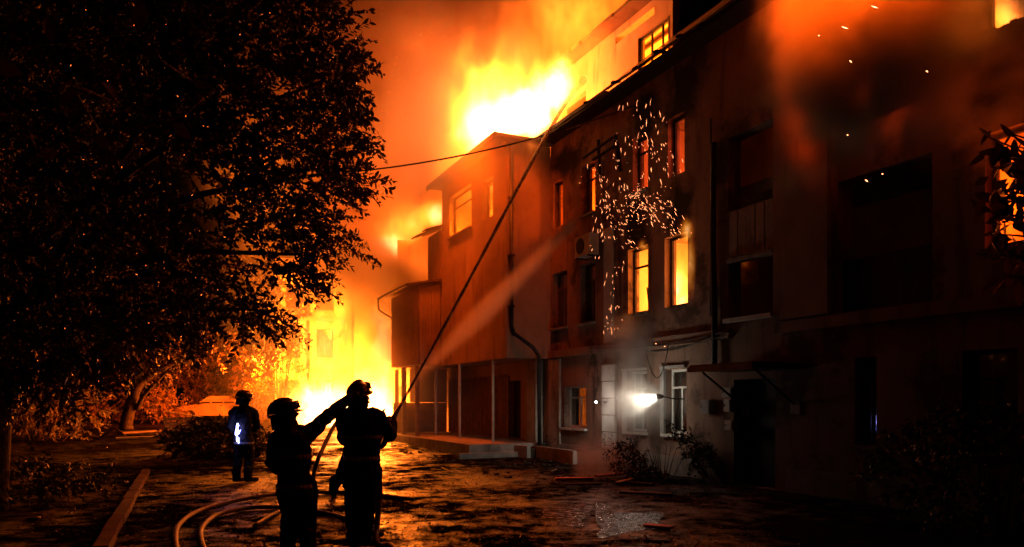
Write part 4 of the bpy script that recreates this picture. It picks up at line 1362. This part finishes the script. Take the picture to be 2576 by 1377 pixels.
# reflective patch on the far man's hip, its shine built as emission
lp = empty('hip_reflex_glow', MP + Vector((-.055, -.19, .99))); tag(lp, 'blue white lamp shining on the far firefighter\'s hip', 'lamp')
MB().capsule([(0, .03, -.05), (0, .03, .07)], [.038, .038], 10).build('housing', 'rubber', lp, True)  # backing behind the emissive patch, no lamp body
MB().capsule([(-.005, -.012, -.03), (.005, -.012, .045)], [.026, .030], 10).build('lens', 'reflex_blue_white_glow', lp, True)  # emissive core of the reflective patch
for x_, z_, x2, z2, r_, m_ in ((.03, -.02, .07, .05, .012, 'reflex_blue_glow'), (.0, .08, .012, .17, .016, 'reflex_blue_white_glow'), (-.01, .12, .04, .14, .012, 'reflex_blue_glow'), (.005, -.16, .0, -.06, .016, 'reflex_blue_white_glow'), (.03, -.20, .035, -.10, .014, 'reflex_blue_glow')):
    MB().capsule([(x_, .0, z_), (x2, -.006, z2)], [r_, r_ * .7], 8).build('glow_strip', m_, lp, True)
light('lamp_or_fill_light', (0, -.14, .02), 1.6, (.28, .30, 1.0), .03, lp)  # added blue light, the patch has no lamp of its own

# ================================================================== hoses and water


def hose(label, pts, r=.032, n=7):
    o = MB().tube(smooth_path(pts, n), r, 10).build('fire_hose', 'hose_fabric', None, True)
    return tag(o, label, 'hose', 'fire hoses on the yard')


up = lambda p, h=.034: Vector((p.x, p.y, p.z + h))
nz0 = RP + Vector((.30, .40, 1.40))
target = F(tu(1466, -1.0), -1.0, 0); target.z = zv(203, 1466, -1.0)
aimv = (target - nz0).normalized()
tip = nz0 + aimv * .34
hose('fire hose running from the nozzle man\'s hands down and out at the bottom edge', [nz0 - aimv * .05, nz0 - aimv * .3 + Vector((0, 0, -.10)), RP + Vector((.10, .42, 1.02)), RP + Vector((.16, .34, .60)), RP + Vector((.17, .10, .22)), RP + Vector((.22, -.15, .06)), up(G_(985, 1382)), up(G_(1030, 1440))])
hose('fire hose looping wide over the yard, outer of the two loops', [up(G_(1040, 1262)), up(G_(880, 1244)), up(G_(700, 1249)), up(G_(590, 1266)), up(G_(500, 1292)), up(G_(452, 1325)), up(G_(441, 1362)), up(G_(455, 1420)), up(G_(520, 1500))])
hose('fire hose looping over the yard, inner of the two loops', [up(G_(960, 1352)), up(G_(900, 1322)), up(G_(830, 1300)), up(G_(720, 1283)), up(G_(620, 1284)), up(G_(545, 1303)), up(G_(508, 1335)), up(G_(508, 1375)), up(G_(540, 1450))])
np_h = NP + Vector((.22, .44, 1.27))
hose('fire hose slanting down from the hidden firefighter behind the pointing arm', [np_h, at(884, 1030, 12.4), at(850, 1058, 11.8), at(822, 1108, 11.0), at(795, 1170, 10.2), up(G_(770, 1262)), up(G_(690, 1300)), up(G_(640, 1330))], .030)


def nozzle(label, p, d):
    d = Vector(d).normalized()
    root = empty('nozzle', p); tag(root, label, 'nozzle')
    MB().tube([d * -.06, d * .02, d * .10, d * .24, d * .34], [.036, .034, .026, .019, .016], 12).build('barrel', 'dark_metal', root, True)
    MB().tube([d * -.10, d * -.05], [.045, .045], 12).build('coupling', 'grey_metal', root, True)
    s_ = d.cross(Vector((0, 0, 1))).normalized()
    MB().tube([d * .02 - Vector((0, 0, .03)), d * .0 - Vector((0, 0, .12))], [.016, .014], 8).build('grip', 'rubber', root, True)
    return root


nozzle('metal nozzle in the hands of the nozzle man', nz0, aimv)
jp = []; jr = []
for i in range(31):
    f = i / 30
    p = tip.lerp(target, f); p.z += .75 * 4 * f * (1 - f) * .5 * f
    jp.append(p); jr.append((1 + .16 * math.sin(i * 2.7) + .1 * math.sin(i * 5.1)) * .016 + .030 * min(1, f * 1.4) + (.08 * ((f - .72) / .28) ** 2 if f > .72 else 0))
tag(MB().tube(jp, jr, 10).build('water_jet', 'water_strand', None, True), 'long thin water jet rising from the nozzle to the burning roof', 'water jet', 'water jets')
tgt2 = F(tu(1456, 0.05), .05, 0); tgt2.z = zv(549, 1456, .05)
d2 = (tgt2 - np_h).normalized()
nozzle('metal nozzle held by the hidden firefighter', np_h, d2)
m, g, o = newmat('spray_volume')
pv = g.n('ShaderNodeVolumePrincipled'); pv.inputs['Color'].default_value = (.9, .87, .85, 1); pv.inputs['Density'].default_value = 3.6; pv.inputs['Anisotropy'].default_value = .0
g.t.links.new(pv.outputs[0], o.inputs['Volume']); MATS['spray_volume'] = m
MATS['spray_volume'].cycles.volume_step_rate = .5
sa, sb = np_h + d2 * .34, tgt2
sl = (sb - sa).length


def spray_field(g, p):
    q = g.vm('SUBTRACT', p, tuple(sa))
    along = g.vm('DOT_PRODUCT', q, tuple(d2))
    sc_ = g.n('ShaderNodeVectorMath', operation='SCALE'); sc_.inputs[0].default_value = tuple(d2); g.put(sc_.inputs['Scale'], along)
    dist = g.vm('LENGTH', g.vm('SUBTRACT', q, Ex(g, sc_.outputs[0])))
    f = along / sl
    r = g.mr(f, 0, .45, .05, .30) * g.mr(f, .4, 1.0, 1.0, .62)
    n = g.noise(p, 2.2, 5, .6, .4)
    return g.mr(dist / r, 1.0, .0) * g.mr(f, 0, .06) * g.mr(f, 1.0, .96) * g.mr(n, .25, .7, .55, 1.15)


lo = tuple(min(sa[k], sb[k]) - .35 for k in range(3)); hi = tuple(max(sa[k], sb[k]) + .35 for k in range(3))
pv.inputs['Density'].default_value = 3.4
tag(volume('water_spray', lo, hi, .085, spray_field, MATS['spray_volume']), 'orange lit spray of water slanting up to the second floor window', 'water jet', 'water jets', kind='stuff')

# ================================================================== parked car
car = empty('parked_car', (-16.3, 42.0, gz(0, 42.0)), math.radians(-6))
tag(car, 'pale saloon car parked by the orange shrubs', 'car')
prof = [(-2.05, .42), (-2.08, .62), (-1.98, .78), (-1.05, .92), (-.88, .95), (-.35, 1.34), (-.1, 1.40), (.75, 1.40), (1.0, 1.36), (1.55, .98), (2.0, .93), (2.08, .75), (2.05, .42),
        (1.62, .32), (1.58, .48), (1.40, .62), (1.15, .62), (.97, .48), (.93, .32), (-.93, .32), (-.97, .48), (-1.15, .62), (-1.40, .62), (-1.58, .48), (-1.62, .32)]
V, Fc = [], []
lv = [(-.80, .90), (-.74, 1.0), (.74, 1.0), (.80, .90)]
for y, k in lv:
    for x, z in prof:
        inset = .14 * max(0, (z - .9) / .5)
        yy_ = y - math.copysign(inset * (1 if abs(y) > .7 else 0), y)
        V.append((x * (1 if k == 1 else .995), yy_, z if k == 1 else .32 + (z - .32) * .99))
n = len(prof)
for j in range(3):
    for i in range(n):
        i2 = (i + 1) % n; Fc.append((j * n + i, j * n + i2, (j + 1) * n + i2, (j + 1) * n + i))
Fc.append(tuple(reversed(range(n)))); Fc.append(tuple(3 * n + i for i in range(n)))
mb = MB(); mb.v = V; mb.f = Fc
mb.build('body', 'car_paint', car)
for sd in (-1, 1):
    y = sd * .70
    for pl in ([(-.72, .97), (-.30, 1.31), (-.12, 1.34), (-.12, .98)], [(-.02, .98), (-.02, 1.35), (.62, 1.35), (.62, .99)], [(.70, .99), (.70, 1.34), (.95, 1.31), (1.35, 1.0)]):
        b = MB(); q = [(x, y + sd * (.07 - .12 * max(0, (z - .97) / .4)), z) for x, z in pl]
        b.face(q); w_ = b.build('side_window', 'car_glass', car); md = w_.modifiers.new('thick', 'SOLIDIFY'); md.thickness = .02; md.offset = 0
    MB().box(-.08, .66, sd * .80 - .006, sd * .80 + .006, .40, .94).build('door', 'car_paint', car)
    MB().box(.45, .62, sd * .80 - .02, sd * .80 + .02, .84, .88).build('door_handle', 'black_paint', car)
    MB().box(-.74, -.62, sd * .86 - .06, sd * .86 + .06, .95, 1.05).build('mirror', 'black_paint', car)
    for x in (-1.27, 1.28):
        wh = MB().tube([(x, sd * .62, .31), (x, sd * .66, .31), (x, sd * .80, .31), (x, sd * .82, .31)], [.27, .31, .31, .27], 20).build('wheel', 'rubber', car)
        MB().tube([(x, sd * .80, .31), (x, sd * .835, .31)], [.17, .15], 14).build('rim', 'grey_metal', wh)
    MB().box(-2.10, -2.0, sd * .52 - .13, sd * .52 + .13, .60, .74).build('headlight', 'chrome', car)
    MB().box(2.0, 2.10, sd * .55 - .14, sd * .55 + .14, .62, .80).build('tail_light', 'red_wood', car)
b = MB(); b.face([(-.86, -.66, .97), (-.86, .66, .97), (-.38, .55, 1.33), (-.38, -.55, 1.33)]); w_ = b.build('windscreen', 'car_glass', car); md = w_.modifiers.new('thick', 'SOLIDIFY'); md.thickness = .02
b = MB(); b.face([(1.02, -.55, 1.35), (1.02, .55, 1.35), (1.52, .66, 1.0), (1.52, -.66, 1.0)]); w_ = b.build('rear_window', 'car_glass', car); md = w_.modifiers.new('thick', 'SOLIDIFY'); md.thickness = .02
MB().box(-2.14, -2.06, -.78, .78, .38, .54).build('bumper', 'black_paint', car)
MB().box(2.06, 2.14, -.78, .78, .38, .54).build('bumper', 'black_paint', car)

# ================================================================== things on the facade
ac = empty('air_conditioner', F(tu(1480, .2), .03, zs(4.98)), RZ); tag(ac, 'white air conditioner unit on the wall above a dark window', 'air conditioner')
MB().box(-.36, .36, .08, .36, .06, .58).build('casing', 'ac_white', ac)
MB().tube([(.08, .361, .32), (.08, .375, .32)], [.20, .20], 24).build('fan_opening', 'black_paint', ac)
for k in range(4):
    rr = .05 + .045 * k
    MB().tube([(.08 + rr * math.cos(w), .382, .32 + rr * math.sin(w)) for w in [2 * PI * i / 24 for i in range(25)]], .004, 5).build('fan_grille', 'grey_metal', ac)
for x in (-.28, .28):
    MB().box(x - .02, x + .02, 0, .36, .02, .058).build('bracket', 'dark_metal', ac)


def box_thing(name, label, cat, u0, u1, v0, v1, dep, m, group=None, lid=True):
    a, b = span(u0, u1, dep); uc = (u0 + u1) / 2
    z0_, z1_ = zv(v1, uc, dep), zv(v0, uc, dep)
    root = empty(name, F((a + b) / 2, 0.004, z0_), RZ); tag(root, label, cat, group)
    hw = (b - a) / 2
    MB().box(-hw, hw, 0, dep, 0, z1_ - z0_).build('casing', m, root)
    if lid:
        MB().box(-hw + .02, hw - .02, dep + .001, dep + .012, .02, z1_ - z0_ - .02).build('lid', m, root)
        MB().box(hw - .05, hw - .035, dep + .012, dep + .022, (z1_ - z0_) * .4, (z1_ - z0_) * .6).build('latch', 'dark_metal', root)
    return root


box_thing('meter_box', 'grey meter box on the wall left of the stair door', 'meter box', 1762, 1785, 1006, 1041, .14, 'grey_paint', 'meter boxes by the stair door')
box_thing('meter_box', 'upper pale box beside the stair door', 'meter box', 1821, 1838, 1004, 1036, .12, 'white_paint', 'meter boxes by the stair door')
box_thing('meter_box', 'lower white box beside the stair door, under the upper one', 'meter box', 1823, 1842, 1058, 1082, .13, 'white_paint', 'meter boxes by the stair door')
box_thing('wall_panel', 'tall dark panel under the canopy beside the stair door', 'panel', 1815, 1840, 975, 1000, .06, 'grey_paint', None)
a, b = span(1863, 1886, -.2)
nt_ = empty('notice', F((a + b) / 2, -.215, zv(1045, 1874, -.2)), RZ); tag(nt_, 'small white paper notice with grey lines on the dark stair door', 'notice')
MB().box(-.10, .10, 0, .004, 0, .17).build('sheet', 'paper', nt_)
for k in range(6):
    MB().box(-.08, .08 - .03 * (k % 3), .0045, .006, .02 + .024 * k, .030 + .024 * k).build('printed_line', 'ink', nt_)
box_thing('wall_plate', 'small grey plate on the dark wall right of the stair door', 'plate', 1988, 2012, 1010, 1042, .03, 'grey_paint', None, False)

# lit lamp between the ground floor windows, its beam caught by the smoke
LT = tu(1664, .6)
lampo = empty('work_lamp', F(LT, .6, zv(998, 1664, .6)), RZ); tag(lampo, 'glaring white lamp shining through smoke between the ground floor windows', 'lamp')
MB().tube([(-.03, 0, 0), (.05, 0, 0), (.10, 0, 0)], [.04, .05, .065], 14).build('housing', 'dark_metal', lampo, True)
MB().tube([(.101, 0, 0), (.106, 0, 0)], [.055, .055], 14).build('lens', 'lamp_white', lampo)
MB().tube([(-.02, 0, 0), (-.06, -.3, -.05), (-.06, -.54, -.05)], .015, 6).build('arm', 'dark_metal', lampo)
sp = light('lamp_or_fill_light', (.14, .0, 0), 1300, (1, .90, .74), .04, lampo, 'SPOT')
sp.data.spot_size = math.radians(54); sp.data.spot_blend = .8
aim(sp, (2.2, .5, -.55))
light('lamp_or_fill_light', (.55, .26, -.05), 42, (1, .88, .70), .22, lampo)  # added soft fill inside the beam, no source there, widens the glow
l2 = empty('hand_torch', F(tu(1500, .4), .4, zv(1012, 1500, .4)), RZ); tag(l2, 'small white torch shining left of the quoined pilaster', 'lamp')
MB().tube([(.02, -.10, 0), (.0, 0, 0)], [.018, .026], 10).build('housing', 'dark_metal', l2, True)
MB().capsule([(-.002, .005, 0), (-.004, .016, 0)], [.026, .022], 10).build('lens', 'lamp_white', l2, True)
MB().tube([(.02, -.10, 0), (.04, -.38, .0)], .01, 6).build('bracket', 'dark_metal', l2)
light('lamp_or_fill_light', (-.02, .07, 0), 9, (1, .9, .76), .03, l2)

# overhead cable from the tree to the eave
ca_ = F(tu(1606, .02), .02, 0); ca_.z = zv(262, 1606, .02)
pts = []
cb_ = at(890, 432, 17.0); cc_ = at(600, 420, 16.4)
for i in range(25):
    f = i / 24; p = ca_.lerp(cb_, f); p.z -= .42 * 4 * f * (1 - f) * .55; pts.append(p)
pts += [cb_.lerp(cc_, .5), cc_]
tag(MB().tube(pts, .018, 6).build('overhead_cable', 'cable_rubber', None, True), 'black overhead cable sagging from the tree to the eave', 'cable')

# ================================================================== yard things
k0, k1 = G_(368, 1192), G_(250, 1400)
dv = (k1 - k0); L = dv.length; dv.normalize(); sv = Vector((dv.y, -dv.x, 0)) * .075
kb = MB()
nst = 9
kerb = empty('kerb', k0); tag(kerb, 'straight reddish kerb of concrete pieces at the lower left', 'kerb', kind='structure')
for k in range(nst):
    c = dv * (L * (k + .5) / nst)
    MB().obox(c + Vector((rnd.uniform(-.01, .01), 0, .05)), dv * (L / nst / 2 - .012), sv, (0, 0, .055 + rnd.uniform(-.006, .006))).build('kerbstone', 'kerb_stone', kerb)
for lab, ua, va, ub, vb, tl in (('right hand concrete planter block before the ground floor wall', 1340, 1150, 1442, 1170, .36), ('left hand concrete planter block by the porch', 1250, 1142, 1326, 1153, .34)):
    a_, b_ = G_(ua, va), G_(ub, vb); dd_ = (b_ - a_); c = (a_ + b_) / 2; h = tl / 2
    nrm_ = Vector((-dd_.y, dd_.x, 0)).normalized()
    r_ = empty('planter_block', (c.x, c.y, c.z)); tag(r_, lab, 'planter', 'planter blocks')
    half = dd_ / 2; half.z = 0
    for q in (-1, 1):
        MB().obox(half * q * .5 + nrm_ * .06 + Vector((0, 0, h - .03)), half * .49, nrm_ * .06, (0, 0, h)).build('slab', 'concrete', r_)
    MB().obox(nrm_ * .42 + Vector((0, 0, h - .06)), half * .97, nrm_ * .30, (0, 0, h - .03)).build('soil', 'soil', r_)
bush('shrub', 'low weeds growing on the planter block', 'shrub', tuple(G_(1390, 1150) + Vector((.1, .35, .25))), (.5, .25, .12), 40, .06, 'leaf_dark', 8, .15, 3, 'bushes along the facade')


def board(name, label, cat, ua, va, ub, vb, w, h, m, lift=.02, tilt=0.0, group='boards and debris on the yard'):
    a_, b_ = G_(ua, va), G_(ub, vb); c = (a_ + b_) / 2; d = (b_ - a_) / 2
    nn = Vector((-d.y, d.x, 0)).normalized()
    r_ = MB().obox(Vector((0, 0, lift + h + tilt / 2)), d + Vector((0, 0, tilt / 2)), nn * w, (0, 0, h)).build(name, m)
    r_.location = c
    md = r_.modifiers.new('edge', 'BEVEL'); md.width = min(h, w) * .35; md.segments = 2
    return tag(r_, label, cat, group)


board('board', 'red painted board lying before the planter, left piece', 'board', 1396, 1212, 1492, 1211, .08, .03, 'red_wood')
board('board', 'red painted board lying before the bush, right piece', 'board', 1500, 1208, 1606, 1203, .09, .03, 'red_wood', .05, .04)
board('board', 'charred board across the pile under the red boards', 'board', 1545, 1216, 1640, 1226, .07, .025, 'charred_wood')
board('board', 'pale splintered board end below the right red board', 'board', 1552, 1222, 1590, 1216, .06, .02, 'pale_board', .03, .03)
board('board', 'long black board lying on the wet ground before the bush', 'board', 1560, 1244, 1690, 1250, .09, .02, 'charred_wood')
board('board', 'small red brown board near the bottom edge', 'board', 1622, 1330, 1690, 1336, .07, .02, 'red_wood')
board('board', 'dark board at the left end of the red boards', 'board', 1420, 1222, 1510, 1220, .07, .02, 'charred_wood', .0)
for k, (lab, pts_) in enumerate((('white bent twig on the yard before the porch', [(1112, 1180), (1140, 1193), (1165, 1196), (1200, 1196)]), ('short pale stick left of the red board', [(1386, 1190), (1400, 1184)]), ('thin pale twig right of the nozzle man', [(1000, 1170), (1040, 1165), (1075, 1172)]))):
    tag(MB().tube(smooth_path([up(G_(*q), .03) for q in pts_], 4), .013, 6).build('stick', 'pale_board', None, True), lab, 'stick', 'sticks on the yard')
# wreckage at left behind the far man
cr_ = empty('crate', G_(450, 1092), .4); tag(cr_, 'broken wooden crate tipped on the ground left of the hedge', 'crate')
for k in range(4):
    MB().box(-.55, .55, -.30, -.27, .03 + k * .17, .16 + k * .17).build('slat', 'pale_board', cr_)
    MB().box(-.55, -.52, -.26, .3, .03 + k * .17, .16 + k * .17).build('slat', 'pale_board', cr_)
for x in (-.5, .5):
    MB().box(x - .03, x + .03, -.262, -.21, 0, .75).build('corner_post', 'pale_board', cr_)
MB().obox((.2, -.1, .78), (.7, .0, -.12), (0, .3, 0), (0, 0, .015)).build('lid', 'pale_board', cr_)
board('plank', 'long plank lying under the leaning trunk', 'plank', 300, 1094, 425, 1086, .16, .04, 'old_wood')
board('plank', 'long pale plank lying left of the crate', 'plank', 290, 1108, 420, 1103, .14, .04, 'pale_board')
for lab, a_, b_ in (('left leg of the crossed sticks leaning together', (255, 1100, 24.5), (292, 1078, 24.5)), ('right leg of the crossed sticks leaning together', (288, 1078, 24.4), (318, 1100, 24.3)), ('thin bare stick leaning in the dark at left', (60, 1040, 16), (112, 962, 16)), ('short forked stick leaning in the dark at left', (88, 990, 16.1), (128, 960, 16.1))):
    tag(MB().tube([at(*a_), (at(*a_) + at(*b_)) / 2 + Vector((.03, 0, .02)), at(*b_)], [.035, .03, .018], 7).build('stick', 'old_wood', None, True), lab, 'stick', 'sticks at left')
# rubble crumbs along the wall foot
mb = MB()
for k in range(160):
    t = rnd.uniform(-6, 9); s = rnd.uniform(.2, 3.6); p = F(t, s, 0); p.z = gz(p.x, p.y) + .015; q = rnd.uniform(.015, .06)
    a_ = rnd.uniform(0, PI)
    mb.obox(p, Vector((math.cos(a_), math.sin(a_), .2)) * q, Vector((-math.sin(a_), math.cos(a_), .1)) * q * .7, Vector((0, .1, 1)) * q * .5)
tag(mb.build('rubble', 'soil'), 'small rubble crumbs strewn along the wall foot', 'rubble', kind='stuff')

# puddle catching the lamp
m, g, o = newmat('puddle_water')
p = g.n('ShaderNodeBsdfPrincipled'); g.t.links.new(p.outputs[0], o.inputs[0])
p.inputs['Base Color'].default_value = (.012, .010, .009, 1)
tc = Ex(g, g.n('ShaderNodeTexCoord').outputs['Object'])
nn = g.noise(tc, 9, 5, .65); g.put(p.inputs['Roughness'], g.mr(nn, .35, .65, .10, .34))
b = g.n('ShaderNodeBump'); b.inputs['Strength'].default_value = .6; b.inputs['Distance'].default_value = .02
g.put(b.inputs['Height'], g.noise(tc, 14, 5, .7) + g.noise(tc, 4, 3, .5) * .6); g.t.links.new(b.outputs[0], p.inputs['Normal'])
MATS['puddle_water'] = m
for lab, uc, vc, ru, rv, n_ in (('shallow puddle catching the lamp light at the bottom edge', 1580, 1335, 78, 74, 44), ('small dull puddle left of the lit puddle', 1430, 1296, 60, 26, 26)):
    ring = []
    for k in range(n_):
        w = 2 * PI * k / n_; f = 1 + .22 * math.sin(3 * w + uc) + .14 * math.sin(7 * w) + .08 * math.sin(13 * w + 1)
        q = G_(uc + ru * f * math.cos(w), vc + rv * f * math.sin(w)); ring.append((q.x, q.y, .003))
    tag(MB().face(ring).build('puddle', 'puddle_water'), lab, 'puddle', 'puddles')

# ================================================================== sparks


def spark_mesh(name, items, m, label):
    mb = MB()
    for p, d, l, r in items:
        d = Vector(d).normalized(); a_ = d.cross(Vector((.3, .9, .2))).normalized(); b_ = d.cross(a_); i = len(mb.v); p = Vector(p)
        mb.v += [tuple(p - d * l), tuple(p + a_ * r), tuple(p + b_ * r), tuple(p - a_ * r), tuple(p - b_ * r), tuple(p + d * l)]
        for q in range(4): mb.f += [(i, i + 1 + (q + 1) % 4, i + 1 + q), (i + 5, i + 1 + q, i + 1 + (q + 1) % 4)]
    return tag(mb.build(name, m), label, 'sparks', kind='stuff')


def on_wall(u, v, s):
    p = F(tu(u, s), s, 0); p.z = zv(v, u, s); return p


def ucurve(pts, f):
    n = len(pts) - 1; i = min(n - 1, int(f * n)); w = f * n - i
    return (pts[i][0] + (pts[i + 1][0] - pts[i][0]) * w, pts[i][1] + (pts[i + 1][1] - pts[i][1]) * w)


streams = [([(1715, 590), (1685, 540), (1650, 500), (1610, 480), (1570, 500)], 60, 16), ([(1700, 600), (1660, 560), (1630, 520), (1590, 490)], 50, 12), ([(1610, 620), (1575, 580), (1540, 540), (1520, 470), (1505, 430)], 50, 14),
           ([(1600, 640), (1560, 600), (1530, 560), (1510, 500), (1480, 440)], 34, 20), ([(1640, 480), (1630, 400), (1615, 330), (1610, 270)], 46, 26), ([(1570, 480), (1560, 400), (1555, 320)], 22, 14), ([(1690, 440), (1670, 380), (1650, 330), (1665, 280)], 22, 20),
           ([(1545, 660), (1540, 720), (1530, 800), (1540, 860)], 30, 16), ([(1590, 560), (1570, 530), (1600, 500), (1640, 540), (1600, 570)], 46, 18), ([(1500, 640), (1510, 580), (1530, 520)], 20, 18)]
it = []
for pts_, n, sp_ in streams:
    for k in range(int(n * 1.25)):
        f = rnd.random(); u, v = ucurve(pts_, f); u2, v2 = ucurve(pts_, min(1, f + .06)); 
        u += rnd.gauss(0, sp_ * .8); v += rnd.gauss(0, sp_ * .8); s = rnd.uniform(.15, 1.1)
        p = on_wall(u, v, s); q = on_wall(u + (u2 - u) * .2 + rnd.gauss(0, 5) if False else u + (u2 - ucurve(pts_, f)[0]) + rnd.gauss(0, 1.6), v + (v2 - ucurve(pts_, f)[1]) + rnd.gauss(0, 1.6), s)
        it.append((p, (q - p) if (q - p).length > 1e-4 else Vector((0, 0, 1)), rnd.choice((.010, .026, .045, .075)) * rnd.uniform(.6, 1.2), rnd.uniform(.0012, .0026)))
spark_mesh('sparks', it, 'spark', 'swarm of bright sparks swirling before the burning windows')
it = []
for k in range(70):
    p = at(rnd.uniform(880, 1230), rnd.uniform(5, 430), rnd.uniform(17, 21)); it.append((p, (rnd.gauss(0, 1), rnd.gauss(0, 1), rnd.gauss(0, 1)), rnd.uniform(.006, .022), rnd.uniform(.005, .009)))
for k in range(40):
    p = at(rnd.uniform(150, 860), rnd.uniform(20, 900), rnd.uniform(7.6, 8.3)); it.append((p, (rnd.gauss(0, 1), rnd.gauss(0, .3), rnd.gauss(0, 1)), rnd.uniform(.004, .014), rnd.uniform(.002, .0035)))
spark_mesh('sparks', it, 'ember', 'faint embers drifting in the sky beside the tree')
it = []
for u, v, l in ((2125, 70, .04), (2200, 18, .04), (2140, 155, .018), (2332, 180, .012), (2132, 340, .009), (2180, 455, .02), (2220, 438, .008), (1672, 872, .008), (1650, 865, .008), (2060, 90, .01)):
    it.append((on_wall(u, v, 3.6), Vector((-.9, .1, .35 if v < 100 else .8)), l, .0055))
spark_mesh('sparks', it, 'spark', 'few stray sparks before the dark facade at right')
